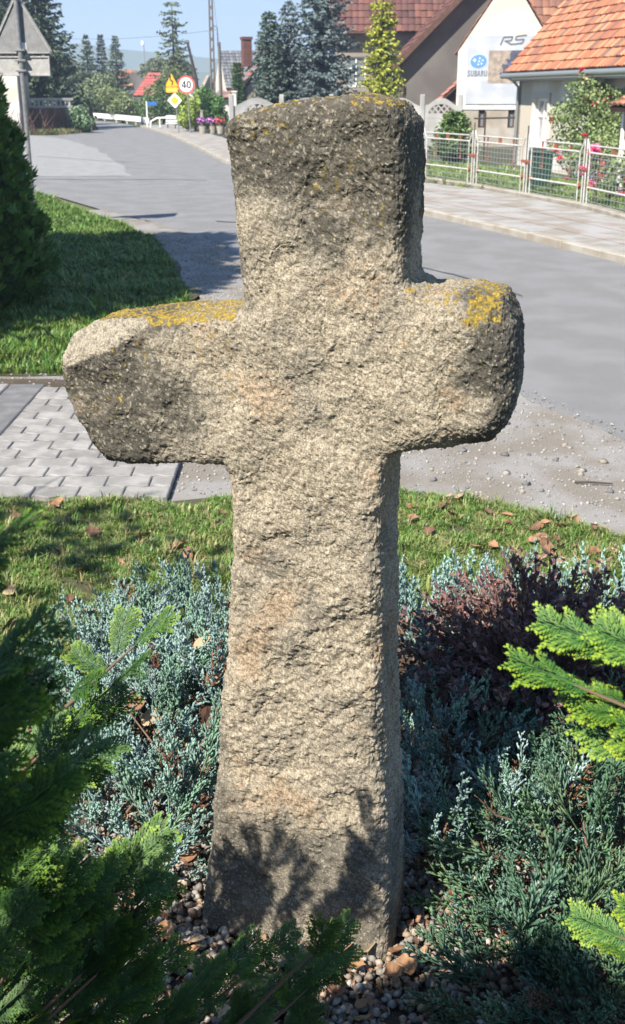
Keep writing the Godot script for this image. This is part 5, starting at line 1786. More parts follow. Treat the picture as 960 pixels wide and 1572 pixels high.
	tree("fir_tree", "bushy dark fir, nearest the dark spruce beyond the bend", Vector3(-18.1, 0, -96), small, M.needle, 6.0, 0.12, "firs beyond the bend")
	tree("fir_tree", "narrow dark fir between two broader firs beyond the bend", Vector3(-17.1, 0, -97), conifer_crown(13, 6.3, 0.8, 0.5, 40, 9, 0.45, 0.2, Color(0.03, 0.05, 0.03), Color(0.08, 0.12, 0.06), 0.75), M.needle, 6.1, 0.1, "firs beyond the bend")
	tree("fir_tree", "greyish green fir next to the orange roofed house", Vector3(-15.6, 0, -95), conifer_crown(14, 6.1, 1.35, 0.5, 42, 10, 0.35, 0.2, Color(0.05, 0.08, 0.05), Color(0.12, 0.16, 0.10), 0.8), M.needle, 6.0, 0.12, "firs beyond the bend")
	tree("larch_tree", "tall ragged larch with drooping boughs behind the yellow sign", Vector3(-10.2, 0, -88), conifer_crown(15, 8.3, 1.75, 1.6, 26, 6, 0.7, 0.24, Color(0.04, 0.065, 0.025), Color(0.11, 0.14, 0.05), 0.45), M.needle, 8.0, 0.16)
	var w := "willow bushes along the far guard rail"
	tree("willow_bush", "large grey green willow bush behind the far guard rail", Vector3(-15.6, 0, -86.5), leaf_crown(20, [Vector4(0, 1.6, 0, 1.5), Vector4(-1.3, 1.2, 0.3, 1.1), Vector4(1.2, 1.3, 0.2, 1.2), Vector4(0.3, 2.5, 0, 1.0), Vector4(-0.6, 2.3, 0, 0.8)], 9500, 0.15, Color(0.07, 0.11, 0.04), Color(0.19, 0.23, 0.12)), M.leaf, 2.6, 0.12, w)
	tree("willow_bush", "round olive willow bush below the red roof", Vector3(-13.0, 0, -80.5), leaf_crown(21, [Vector4(0, 1.1, 0, 1.1), Vector4(-0.8, 1.7, 0, 0.8), Vector4(0.7, 0.8, 0, 0.8)], 6000, 0.13, Color(0.08, 0.12, 0.04), Color(0.2, 0.23, 0.1)), M.leaf, 1.8, 0.1, w)
	tree("willow_bush", "dark green bush beside the shaded road edge", Vector3(-19.5, 0, -88), leaf_crown(22, [Vector4(0, 1.4, 0, 1.4), Vector4(-1.2, 2.2, 0, 1.2), Vector4(0.9, 0.9, 0, 0.9)], 6000, 0.15, Color(0.05, 0.09, 0.03), Color(0.14, 0.18, 0.07)), M.leaf, 2.0, 0.1, w)
	tree("round_tree", "dark green broadleaf tree behind the diamond sign", Vector3(-9.6, 0, -76), leaf_crown(23, [Vector4(0, 1.5, 0, 1.3), Vector4(0.5, 2.4, 0, 0.9), Vector4(-0.7, 0.9, 0.3, 1.0), Vector4(0.9, 0.8, 0.2, 0.9)], 7500, 0.13, Color(0.03, 0.08, 0.02), Color(0.1, 0.17, 0.05)), M.leaf, 2.4, 0.1)
	var fg := "far trees on the skyline"
	var far_crown := leaf_crown(24, [Vector4(0, 3.6, 0, 1.7), Vector4(-1.5, 3.0, 0, 1.2), Vector4(1.4, 3.0, 0, 1.3), Vector4(0.2, 4.6, 0, 1.0)], 5500, 0.22, Color(0.06, 0.08, 0.035), Color(0.14, 0.16, 0.08))
	tree("skyline_tree", "hazy rounded tree to one side of the thin mast", Vector3(-17.0, 0, -128), far_crown, M.leaf, 4.0, 0.2, fg)
	tree("skyline_tree", "hazy grey green tree between the thin mast and the larch", Vector3(-13.5, 0, -120), far_crown, M.leaf, 4.0, 0.2, fg, 1.7)
	tree("skyline_tree", "yellowing far tree between the dark spruce and the firs", Vector3(-23.6, 0, -112), far_crown, M.leaf, 4.0, 0.2, fg, 3.1)
	tree("skyline_tree", "pale far tree beside the leaning dark pole", Vector3(-9.5, 0, -118), far_crown, M.leaf, 4.0, 0.2, fg, 4.1).scale = Vector3.ONE * 0.6
	# clipped hedge with a light and a dark end by the speed limit sign
	var hl := []
	for k in 26:
		hl.append(Vector4(rng.randf_range(-0.85, 0.75), rng.randf_range(0.4, 1.95), rng.randf_range(-0.6, 0.6), 0.38))
	var hedge := thing("clipped_hedge", "tall light green clipped hedge behind the speed limit sign", "hedge", Vector3(-5.95, 0, -59.6))
	put(hedge, "foliage", leaf_crown(30, hl, 6500, 0.12, Color(0.14, 0.22, 0.03), Color(0.28, 0.36, 0.06), 1.0), M.leaf)
	put(hedge, "stems", trunk_mesh(1.7, 0.06, 0.0, 4), M.bark)
	var dark_h := thing("clipped_hedge", "dark green square clipped hedge above the flower pots", "hedge", Vector3(-4.85, 0, -58.2))
	hl = []
	for k in 16:
		hl.append(Vector4(rng.randf_range(-0.5, 0.5), rng.randf_range(0.55, 1.95), rng.randf_range(-0.5, 0.5), 0.35))
	put(dark_h, "foliage", leaf_crown(31, hl, 5200, 0.11, Color(0.03, 0.10, 0.02), Color(0.1, 0.22, 0.04), 1.0), M.leaf)
	put(dark_h, "stems", trunk_mesh(1.7, 0.06, 0.0, 4), M.bark)
	tree("column_thuja", "narrow dark columnar thuja in front of the far slate roofed house", Vector3(-4.55, 0, -72), conifer_crown(32, 3.5, 0.42, 0.1, 36, 14, -0.5, 0.16, Color(0.03, 0.09, 0.02), Color(0.08, 0.16, 0.03), 0.35), M.leaf, 3.3, 0.06)
	# garden planting behind the white fence
	tree("yew_bush", "dark green bushy conifer behind the white fence by the concrete panels", Vector3(3.95, 0, -32.5), conifer_crown(33, 1.4, 0.6, 0.05, 30, 14, -0.5, 0.13, Color(0.05, 0.10, 0.03), Color(0.16, 0.24, 0.06), 0.6), M.leaf, 1.5, 0.05)
	roses("climbing_rose", "tall climbing rose with pale leaves and red blooms before the window", Vector3(6.0, 0, -27.0), [Vector4(0.05, 1.35, 0.2, 0.58), Vector4(0.45, 1.6, 0.6, 0.55), Vector4(-0.1, 0.8, 0.2, 0.5), Vector4(0.1, 0.5, 0.8, 0.5), Vector4(0.35, 1.9, 0.3, 0.4), Vector4(0.45, 1.0, 1.4, 0.65), Vector4(0.55, 1.7, 1.5, 0.5), Vector4(0.15, 1.95, 0.5, 0.5), Vector4(-0.1, 1.5, -0.6, 0.35), Vector4(0.2, 0.8, 2.2, 0.5)], 8500, 0.07, 16, Color(0.55, 0.03, 0.08))
	roses("rose_bush", "low rose bush with big pink blooms beside the white fence", Vector3(5.95, 0, -21.0), [Vector4(0, 0.75, 0, 0.45), Vector4(0.4, 0.85, 0.8, 0.45), Vector4(0.1, 0.4, 0.6, 0.45), Vector4(-0.1, 0.5, -0.8, 0.45), Vector4(0.55, 0.8, 1.7, 0.5)], 3600, 0.075, 26, Color(0.72, 0.2, 0.28))
	roses("rose_plant", "single pink rose leaning on the white fence post", Vector3(5.0, 0, -20.3), [Vector4(0, 0.95, 0, 0.16), Vector4(0.08, 0.5, 0, 0.2), Vector4(-0.12, 0.7, -0.25, 0.15)], 160, 0.07, 9, Color(0.75, 0.13, 0.3))


func roses(called: String, label: String, at: Vector3, lumps: Array, count: int, leaf: float, blooms: int, tint: Color) -> void:
	var o := thing(called, label, "rose", at)
	put(o, "stems", trunk_mesh(lumps[0].y + 0.3, 0.02, 0.05, 6), M.stem)
	put(o, "foliage", leaf_crown(hash(called) % 1000, lumps, count, leaf, Color(0.08, 0.14, 0.04), Color(0.24, 0.30, 0.12)), M.leaf)
	var s := Shape.new()
	for ring in 3:
		for k in 7:
			var a := TAU * k / 7.0 + ring * 0.4
			var r := 0.3 + 0.35 * ring
			var p := Vector3(cos(a) * r, 0.5 - 0.32 * ring, sin(a) * r)
			var t := Vector3(-sin(a), 0, cos(a)) * 0.34
			s.quad(Vector3(0, -0.3, 0), p - t - Vector3(0, 0.1, 0), p + Vector3(cos(a), 0.7, sin(a)) * 0.25, p + t - Vector3(0, 0.1, 0))
	var bloom := s.mesh()
	var m: StandardMaterial3D = M.petal.duplicate()
	m.albedo_color = tint.linear_to_srgb()
	for k in blooms:
		var q: Vector4 = lumps[rng.randi() % lumps.size()]
		var d := Vector3(rng.randfn(-0.5, 0.6), rng.randfn(0.2, 0.6), rng.randfn(0.5, 0.6)).normalized()
		var b := put(o, "bloom", bloom, m, Vector3(q.x, q.y, q.z) + d * q.w * 1.05)
		b.scale = Vector3.ONE * rng.randf_range(0.06, 0.09)
		b.rotation = Vector3(rng.randfn(0.5, 0.4), rng.randf() * TAU, rng.randfn(0, 0.4))


# ---------- plants of the bed ----------
func juniper_shoot(sd: int, dense: int, spread: float, c0: Color, c1: Color) -> ArrayMesh:
	rng.seed = sd
	var s := Shape.new()
	var bend := Vector3(rng.randfn(0, 0.12), 0, rng.randfn(0, 0.12))
	var pts := PackedVector3Array()
	for i in 6:
		var t := i / 5.0
		pts.append(Vector3(bend.x * t * t, t, bend.z * t * t))
	s.col = c0 * 0.8
	s.tube(pts, PackedFloat32Array([0.02, 0.018, 0.016, 0.014, 0.012, 0.004]), 3)
	for i in dense:
		var t := 0.12 + 0.86 * i / dense
		var p := Vector3(bend.x * t * t, t, bend.z * t * t)
		var a := 2.4 * i + rng.randfn(0, 0.3)
		var l := (0.36 - 0.2 * t) * rng.randf_range(0.6, 1.15) * spread
		var out := Vector3(cos(a), rng.randf_range(0.9, 1.9), sin(a)).normalized()
		var q := p + out * l
		s.col = c0.lerp(c1, rng.randf())
		s.spindle(p, q, 0.03, 3, 0.55)
		for k in 3:
			var m := p.lerp(q, rng.randf_range(0.25, 0.85))
			var o2 := (out + Vector3(rng.randfn(0, 0.7), rng.randfn(0.25, 0.4), rng.randfn(0, 0.7))).normalized()
			s.col = c0.lerp(c1, rng.randf())
			s.spindle(m, m + o2 * l * rng.randf_range(0.3, 0.5), 0.028, 3, 0.6)
	return s.mesh()


# spots: each a Vector4 of x, z, radius across, height
func juniper(label: String, group: String, spots: Array, per: float, kinds: Array, size: Vector2, upright: float, tints: Array, brown: float) -> void:
	var at := Vector3(spots[0].x, 0.02, spots[0].y)
	var o := thing("juniper_shrub", label, "juniper", at, group)
	var where := []
	var cols := []
	for k in kinds.size():
		var w: Array[Transform3D] = []
		where.append(w)
		cols.append(PackedColorArray())
	var stems := Shape.new()
	for sp: Vector4 in spots:
		var c := Vector3(sp.x, 0.02, sp.y) - at
		for i in int(per * sp.z * sp.z * 3.14):
			var a := rng.randf() * TAU
			var r := sqrt(rng.randf())
			var p := c + Vector3(cos(a) * r * sp.z, 0, sin(a) * r * sp.z)
			var top := sp.w * (1.0 - 0.75 * r * r)
			p.y = top * rng.randf_range(0.25, 0.95)
			var dir := Vector3(cos(a) * r + rng.randfn(0, 0.35), upright + rng.randf_range(0.0, 0.5), sin(a) * r + rng.randfn(0, 0.35)).normalized()
			var sz := rng.randf_range(size.x, size.y)
			var x := dir.cross(Vector3(rng.randfn(), rng.randfn(), rng.randfn())).normalized()
			var k := rng.randi() % kinds.size()
			where[k].append(Transform3D(Basis(x, dir, x.cross(dir)) * Basis.from_scale(Vector3(0.82, 1.2, 0.82) * sz), p))
			var tint: Color = tints[rng.randi() % tints.size()] * rng.randf_range(0.75, 1.2)
			if rng.randf() < brown and p.y < top * 0.75:
				tint = Color(0.135, 0.068, 0.036) * rng.randf_range(0.6, 1.4)
			cols[k].append(tint)
			if i % 9 == 0:
				stems.tube(PackedVector3Array([c + Vector3(rng.randfn(0, 0.02), 0, rng.randfn(0, 0.02)), c.lerp(p, 0.5) + Vector3(0, 0.02, 0), p]), PackedFloat32Array([0.006, 0.005, 0.003]), 4)
	put(o, "stems", stems.mesh(), M.stem).set_meta("kind", "stuff")
	for k in kinds.size():
		scatter(o, "foliage", kinds[k], M.needle, where[k], cols[k])


func small_leaf() -> ArrayMesh:
	var s := Shape.new()
	for side in [-1.0, 1.0]:
		var e0 := Vector3(0.24 * side, 0.38, 0.07)
		var e1 := Vector3(0.17 * side, 0.75, 0.06)
		s.tri(Vector3.ZERO, Vector3(0, 0.4, 0), e0)
		s.tri(Vector3(0, 0.4, 0), Vector3(0, 0.78, -0.02), e0)
		s.tri(Vector3(0, 0.78, -0.02), e1, e0)
		s.tri(Vector3(0, 0.78, -0.02), Vector3(0, 1.0, -0.08), e1)
	return s.mesh()


func barberry(label: String, at: Vector3, size: Vector3, twigs: int, leaf_size: float, tints: Array) -> void:
	var o := thing("barberry_shrub", label, "shrub", at)
	var stems := Shape.new()
	var where: Array[Transform3D] = []
	var cols := PackedColorArray()
	for i in twigs:
		var a := rng.randf() * TAU
		var r := sqrt(rng.randf())
		var tip := Vector3(cos(a) * r * size.x, 0, sin(a) * r * size.z)
		tip.y = size.y * sqrt(maxf(0.0, 1.0 - 0.8 * r * r)) * rng.randf_range(0.72, 1.08)
		if i % 3 == 0:
			tip *= rng.randf_range(0.5, 0.85)
		elif i % 3 == 1:
			tip.y *= rng.randf_range(0.25, 0.85)
		var root := Vector3(tip.x * 0.15, 0, tip.z * 0.15)
		var mid := root.lerp(tip, 0.55) + Vector3(0, 0.06, 0)
		stems.tube(PackedVector3Array([root, mid, tip]), PackedFloat32Array([0.005, 0.0035, 0.001]), 4)
		var dir := (tip - mid).normalized()
		for k in 26:
			var t := rng.randf_range(0.1, 1.0)
			var p := mid.lerp(tip, t) + Vector3(rng.randfn(0, 0.006), rng.randfn(0, 0.006), rng.randfn(0, 0.006))
			var d := (dir * 0.7 + Vector3(rng.randfn(0, 0.6), rng.randfn(0.15, 0.5), rng.randfn(0, 0.6))).normalized()
			var x := d.cross(Vector3(rng.randfn(), rng.randfn(), rng.randfn())).normalized()
			where.append(Transform3D(Basis(x, d, x.cross(d)).scaled(Vector3.ONE * leaf_size * rng.randf_range(0.6, 1.25)), p))
			cols.append(tints[rng.randi() % tints.size()] * rng.randf_range(0.7, 1.3))
	put(o, "stems", stems.mesh(), M.stem)
	scatter(o, "foliage", small_leaf(), M.leaf, where, cols)


# a flat fern-like spray of false cypress, one metre long along +y
func frond(s: Shape, a: Vector3, d: Vector3, len: float, w: float) -> void:
	var side := d.cross(Vector3(0, 0, 1)).normalized() * w
	var up := Vector3(0, 0, w * 0.5)
	var b := a + d * len
	var m := a.lerp(b, 0.55)
	var n1 := (Vector3(0, 0, 1) + side.normalized() * 0.5).normalized()
	var n2 := (Vector3(0, 0, 1) - side.normalized() * 0.5).normalized()
	s.smooth(a, m + side, m + up, n1, n1, Vector3(0, 0, 1))
	s.smooth(m + side, b, m + up, n1, n1, Vector3(0, 0, 1))
	s.smooth(a, m + up, m - side, n2, Vector3(0, 0, 1), n2)
	s.smooth(m + up, b, m - side, Vector3(0, 0, 1), n2, n2)


func cypress_spray(sd: int, c0: Color, c1: Color) -> ArrayMesh:
	rng.seed = sd
	var s := Shape.new()
	s.col = c0 * 0.8
	s.tube(PackedVector3Array([Vector3.ZERO, Vector3(0, 0.5, 0.02), Vector3(0, 0.97, -0.03)]), PackedFloat32Array([0.016, 0.012, 0.004]), 3)
	var count := 11
	for i in count:
		var t := 0.05 + 0.93 * i / count
		for side in [-1.0, 1.0]:
			var l := 0.44 * sin(PI * (0.16 + 0.70 * (1.0 - t))) * rng.randf_range(0.7, 1.12)
			var ang := deg_to_rad(rng.randf_range(34, 52))
			var d := Vector3(sin(ang) * side, cos(ang), rng.randfn(0, 0.12)).normalized()
			var p := Vector3(0, t + 0.03 * side * 0.5, 0.02 * sin(t * PI))
			s.col = c0
			frond(s, p, d, l, 0.012)
			var m := maxi(3, int(l / 0.055))
			for j in m:
				var f := (j + 0.4) / m
				var q := p + d * l * f + Vector3(0, 0, -0.16 * f * f * l)
				var sl := (l * 0.34 * (1.1 - f) + 0.035) * rng.randf_range(0.8, 1.2)
				for e in [-1.0, 1.0]:
					var dd: Vector3 = (d.rotated(Vector3(0, 0, 1), e * 0.66) + Vector3(0, 0, rng.randfn(-0.05, 0.12))).normalized()
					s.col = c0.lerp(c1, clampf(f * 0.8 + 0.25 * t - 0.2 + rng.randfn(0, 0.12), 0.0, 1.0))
					frond(s, q, dd, sl, 0.017)
					if sl > 0.07:
						frond(s, q + dd * sl * 0.45, dd.rotated(Vector3(0, 0, 1), -e * 0.6), sl * 0.55, 0.014)
			s.col = c1
			frond(s, p + d * l * 0.86 + Vector3(0, 0, -0.12 * l), d, 0.06, 0.018)
	s.col = c1
	frond(s, Vector3(0, 0.94, -0.02), Vector3(0, 1, 0), 0.09, 0.018)
	return s.mesh()


func cypress(label: String, root: Vector3, tips: Array, sprays: Array, reach: Vector2, from: Vector3, lean: Vector3) -> void:
	var o := thing("cypress_shrub", label, "shrub", root)
	for e in tips:
		var tip: Vector3 = Vector3(e[0], e[1], e[2]) - root
		var mid := tip + from * rng.randf_range(0.8, 1.25)
		var back := mid + from * 1.3
		back.y = maxf(0.05, mid.y * 0.55)
		var b := Shape.new()
		b.tube(PackedVector3Array([Vector3(rng.randfn(0, 0.02), 0, rng.randfn(0, 0.02)), back, mid, tip.lerp(mid, 0.3)]), PackedFloat32Array([0.010, 0.007, 0.004, 0.0015]), 5)
		put(o, "branch", b.mesh(), M.stem)
		var dir := (tip - mid).normalized()
		var n: int = e[3] if e.size() > 3 else 4
		for k in n:
			var len := rng.randf_range(reach.x, reach.y)
			var d := dir
			var foot := tip - dir * len
			if k > 0:
				var f := rng.randf_range(0.0, 1.0)
				foot = mid.lerp(tip - dir * len * 0.8, f) + Vector3(rng.randfn(0, 0.012), rng.randfn(0, 0.012), rng.randfn(0, 0.012))
				d = (dir + Vector3(rng.randfn(0, 0.55), rng.randfn(0.05, 0.3), rng.randfn(0, 0.55))).normalized()
				len *= rng.randf_range(0.6, 0.95)
			var up := (Vector3(0, 1, 0.35) + lean + Vector3(rng.randfn(0, 0.25), 0, rng.randfn(0, 0.25))).normalized()
			var x := d.cross(up).normalized()
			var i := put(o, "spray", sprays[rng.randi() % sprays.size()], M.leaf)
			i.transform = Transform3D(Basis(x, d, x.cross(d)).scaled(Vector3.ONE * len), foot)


func curled_leaf(sd: int) -> ArrayMesh:
	rng.seed = sd
	var s := Shape.new()
	var curl := rng.randf_range(0.4, 1.6)
	var fold := rng.randf_range(0.1, 0.5)
	var grid := []
	for i in 7:
		var t := i / 6.0
		var w := 0.40 * sin(PI * pow(t, 0.8)) + 0.01
		if i % 2 == 1:
			w *= rng.randf_range(0.72, 1.0)
		var row := []
		for k in 5:
			var x := (k - 2) / 2.0 * w
			var y := curl * 0.3 * (t - 0.5) * (t - 0.5) * 2.0 + fold * absf(x) * 1.3 + rng.randfn(0, 0.025)
			row.append(Vector3(x, y, t - 0.5))
		grid.append(row)
	for i in 6:
		for k in 4:
			s.quad(grid[i][k], grid[i + 1][k], grid[i + 1][k + 1], grid[i][k + 1])
	s.tube(PackedVector3Array([Vector3(0, 0.1, -0.5), Vector3(0.03, 0.13, -0.72)]), PackedFloat32Array([0.015, 0.01]), 3)
	return s.mesh()


func drop_leaves(label: String, group: String, poly: Array, count: int, y: Vector2, size: Vector2, tints: Array, meshes: Array) -> void:
	for p in inside_points(PackedVector2Array(poly), count):
		var m: StandardMaterial3D = tints[rng.randi() % tints.size()]
		var o := put(self, "fallen_leaf", meshes[rng.randi() % meshes.size()], m)
		tag(o, label, "leaf", group)
		o.position = Vector3(p.x, rng.randf_range(y.x, y.y), p.y)
		o.rotation = Vector3(rng.randfn(0, 0.35), rng.randf() * TAU, rng.randfn(0, 0.35))
		o.scale = Vector3.ONE * rng.randf_range(size.x, size.y)


func build_bed_plants() -> void:
	var blue := [juniper_shoot(101, 15, 1.0, Color(0.85, 0.85, 0.85), Color(1.1, 1.1, 1.15)), juniper_shoot(102, 18, 0.85, Color(0.8, 0.85, 0.8), Color(1.1, 1.15, 1.2)), juniper_shoot(103, 13, 1.2, Color(0.85, 0.85, 0.85), Color(1.05, 1.1, 1.15))]
	var green := [juniper_shoot(104, 16, 1.35, Color(0.7, 0.8, 0.7), Color(1.1, 1.1, 1.0)), juniper_shoot(105, 14, 1.5, Color(0.8, 0.8, 0.7), Color(1.0, 1.15, 1.1))]
	rng.seed = 500
	var bt := [Color(0.19, 0.29, 0.265), Color(0.20, 0.32, 0.27), Color(0.24, 0.34, 0.325), Color(0.14, 0.25, 0.17)]
	var g := "silvery blue junipers around the stone cross"
	juniper("low blue green juniper spreading toward the paving side of the cross", g, [Vector4(-0.42, -3.6, 0.34, 0.22), Vector4(-0.70, -3.45, 0.26, 0.17), Vector4(-0.25, -3.3, 0.3, 0.24)], 330, blue, Vector2(0.11, 0.2), 1.0, bt, 0.05)
	juniper("dense blue green juniper beside the foot of the cross with brown inner twigs", g, [Vector4(-0.48, -2.95, 0.34, 0.27), Vector4(-0.34, -2.62, 0.24, 0.25), Vector4(-0.62, -3.3, 0.22, 0.18), Vector4(-0.55, -2.62, 0.24, 0.2), Vector4(-0.4, -2.42, 0.12, 0.18), Vector4(-0.78, -3.0, 0.22, 0.16)], 390, blue, Vector2(0.1, 0.18), 0.75, bt, 0.12)
	juniper("pale upright blue juniper behind the purple shrub", g, [Vector4(0.40, -3.55, 0.32, 0.26), Vector4(0.8, -3.75, 0.26, 0.2), Vector4(1.2, -3.75, 0.25, 0.18)], 350, blue, Vector2(0.12, 0.23), 1.3, [Color(0.23, 0.355, 0.33), Color(0.24, 0.37, 0.32), Color(0.19, 0.30, 0.29)], 0.02)
	juniper("blue juniper with dead brown twigs in the shadow of the cross", g, [Vector4(0.40, -2.75, 0.24, 0.26), Vector4(0.36, -2.36, 0.15, 0.32), Vector4(0.58, -2.45, 0.2, 0.3), Vector4(0.5, -3.0, 0.26, 0.18), Vector4(0.3, -3.1, 0.16, 0.16)], 350, blue, Vector2(0.1, 0.18), 0.9, bt, 0.2)
	juniper("dark green spreading juniper beside the pebbles", "", [Vector4(0.72, -2.3, 0.34, 0.34), Vector4(0.60, -1.95, 0.27, 0.26), Vector4(0.85, -1.8, 0.3, 0.3), Vector4(0.9, -2.75, 0.28, 0.3)], 420, green, Vector2(0.1, 0.18), 0.5, [Color(0.075, 0.155, 0.085), Color(0.06, 0.13, 0.085), Color(0.1, 0.17, 0.09), Color(0.08, 0.15, 0.11)], 0.07)
	barberry("dark purple leaved barberry shrub in front of pale blue juniper", Vector3(0.76, 0.02, -3.25), Vector3(0.54, 0.56, 0.48), 680, 0.026, [Color(0.125, 0.06, 0.06), Color(0.17, 0.08, 0.068), Color(0.09, 0.048, 0.057), Color(0.22, 0.125, 0.095), Color(0.08, 0.055, 0.06)])
	barberry("small purple barberry seedling beside the feathery false cypress", Vector3(-0.92, 0.02, -3.2), Vector3(0.2, 0.16, 0.2), 60, 0.022, [Color(0.14, 0.05, 0.05), Color(0.1, 0.035, 0.045), Color(0.2, 0.09, 0.07)])
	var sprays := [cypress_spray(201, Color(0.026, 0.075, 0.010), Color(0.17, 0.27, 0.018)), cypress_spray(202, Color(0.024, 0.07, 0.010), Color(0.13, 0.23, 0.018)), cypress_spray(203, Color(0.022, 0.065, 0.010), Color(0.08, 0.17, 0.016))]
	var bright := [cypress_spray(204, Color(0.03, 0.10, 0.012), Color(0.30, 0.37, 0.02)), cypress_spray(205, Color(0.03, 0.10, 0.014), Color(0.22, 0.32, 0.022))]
	rng.seed = 600
	cypress("dark green false cypress shrub with feathery flat sprays before the cross", Vector3(-0.95, 0.02, -0.75), LEFT_TIPS, sprays, Vector2(0.075, 0.125), Vector3(-0.16, -0.13, 0.06), Vector3(0, 0, 0))
	cypress("false cypress shrub with bright yellow green spray tips beside the purple barberry", Vector3(1.1, 0.02, -0.75), RIGHT_TIPS, bright, Vector2(0.07, 0.11), Vector3(0.17, -0.05, 0.06), Vector3(0, 0, 0.2))
	var shapes := []
	for k in 6:
		shapes.append(curled_leaf(300 + k))
	rng.seed = 700
	var browns := []
	for c in [Color(0.20, 0.105, 0.055), Color(0.26, 0.145, 0.075), Color(0.13, 0.065, 0.04), Color(0.32, 0.23, 0.14)]:
		var m: StandardMaterial3D = M.dry.duplicate()
		m.albedo_color = c.linear_to_srgb()
		browns.append(m)
	drop_leaves("dry brown leaf fallen on the grass beside the gravel shoulder", "fallen leaves on the lawn by the shoulder", [Vector2(0.45, -5.45), Vector2(0.95, -5.3), Vector2(1.5, -4.85), Vector2(1.9, -4.4), Vector2(1.3, -4.4), Vector2(0.5, -4.75)], 46, Vector2(0.04, 0.055), Vector2(0.035, 0.075), browns, shapes)
	drop_leaves("curled brown leaf lying on the grass before the paving", "fallen leaves on the lawn by the paving", [Vector2(-1.7, -5.3), Vector2(-0.3, -5.4), Vector2(-0.25, -4.0), Vector2(-0.9, -3.9), Vector2(-1.3, -3.8)], 26, Vector2(0.04, 0.055), Vector2(0.05, 0.095), browns, shapes)
	drop_leaves("dry brown leaf caught in the blue juniper by the cross", "leaves caught in the juniper", [Vector2(-0.9, -3.8), Vector2(-0.3, -3.9), Vector2(-0.3, -2.6), Vector2(-0.55, -2.6)], 16, Vector2(0.16, 0.26), Vector2(0.05, 0.09), browns, shapes)
	drop_leaves("brown leaf lying on the pebbles near the foot of the cross", "leaves on the pebbles", [Vector2(-0.5, -2.1), Vector2(-0.34, -2.5), Vector2(-0.3, -2.6), Vector2(0.35, -2.45), Vector2(0.45, -1.9), Vector2(0.1, -1.85), Vector2(-0.3, -1.9)], 30, Vector2(0.088, 0.108), Vector2(0.035, 0.07), browns, shapes)
	drop_leaves("dry leaf lying on the far edge of the shaded verge", "leaves on the verge", [Vector2(-1.5, -11.2), Vector2(-1.8, -13.4), Vector2(-3.2, -14.0), Vector2(-2.2, -9.0)], 22, Vector2(0.03, 0.06), Vector2(0.05, 0.09), browns, shapes)
	# dry needles and scraps strewn over the bed
	var lit: Array[Transform3D] = []
	var lcol := PackedColorArray()
	for p in inside_points(PackedVector2Array([Vector2(-1.0, -3.3), Vector2(-0.7, -3.6), Vector2(0.3, -3.8), Vector2(1.2, -3.8), Vector2(1.3, -1.6), Vector2(-1.2, -1.6)]), 5200):
		lit.append(Transform3D(Basis.from_euler(Vector3(rng.randfn(0, 0.4), rng.randf() * TAU, rng.randfn(0, 0.5))).scaled(Vector3(rng.randf_range(0.4, 1.0), 1, 1) * rng.randf_range(0.012, 0.034)), Vector3(p.x, rng.randf_range(0.062, 0.09), p.y)))
		lcol.append([Color(0.16, 0.08, 0.045), Color(0.24, 0.125, 0.065), Color(0.10, 0.06, 0.04), Color(0.30, 0.2, 0.12)][rng.randi() % 4])
	var litter := scatter(self, "leaf_litter", shapes[1], M.dry, lit, lcol)
	litter.set_meta("label", "brown scraps of dry leaf strewn over the planted bed")
	litter.set_meta("category", "litter")
	var round_leaf := put(self, "fallen_leaf", shapes[2], browns[1], Vector3(0.78, 0.575, -3.4))
	round_leaf.scale = Vector3(0.11, 0.05, 0.08)
	round_leaf.rotation = Vector3(0.7, 1.2, 0.1)
	tag(round_leaf, "broad brown leaf resting on top of the purple barberry", "leaf")
	var tw := Shape.new()
	tw.tube(PackedVector3Array([Vector3(1.42, 0.02, -5.67), Vector3(1.5, 0.026, -5.65), Vector3(1.62, 0.02, -5.64)]), PackedFloat32Array([0.006, 0.007, 0.004]), 6)
	var stick := put(self, "stick", tw.mesh(), M.dark_iron)
	tag(stick, "thin dark stick lying on the gravel shoulder", "stick")
	for q in [[Vector3(0.40, 0.38, -2.3), Vector3(0.46, 0.30, -2.33), Vector3(0.58, 0.25, -2.34)], [Vector3(-0.58, 0.3, -2.9), Vector3(-0.46, 0.24, -2.75), Vector3(-0.34, 0.2, -2.6)]]:
		var b := Shape.new()
		b.tube(PackedVector3Array(q), PackedFloat32Array([0.002, 0.003, 0.004]), 5)
		var o := put(self, "bare_twig", b.mesh(), M.stem)
		tag(o, "bare brown twig sticking out of the juniper " + ("near the pebbles" if q[0].x > 0 else "on the paving side"), "twig")


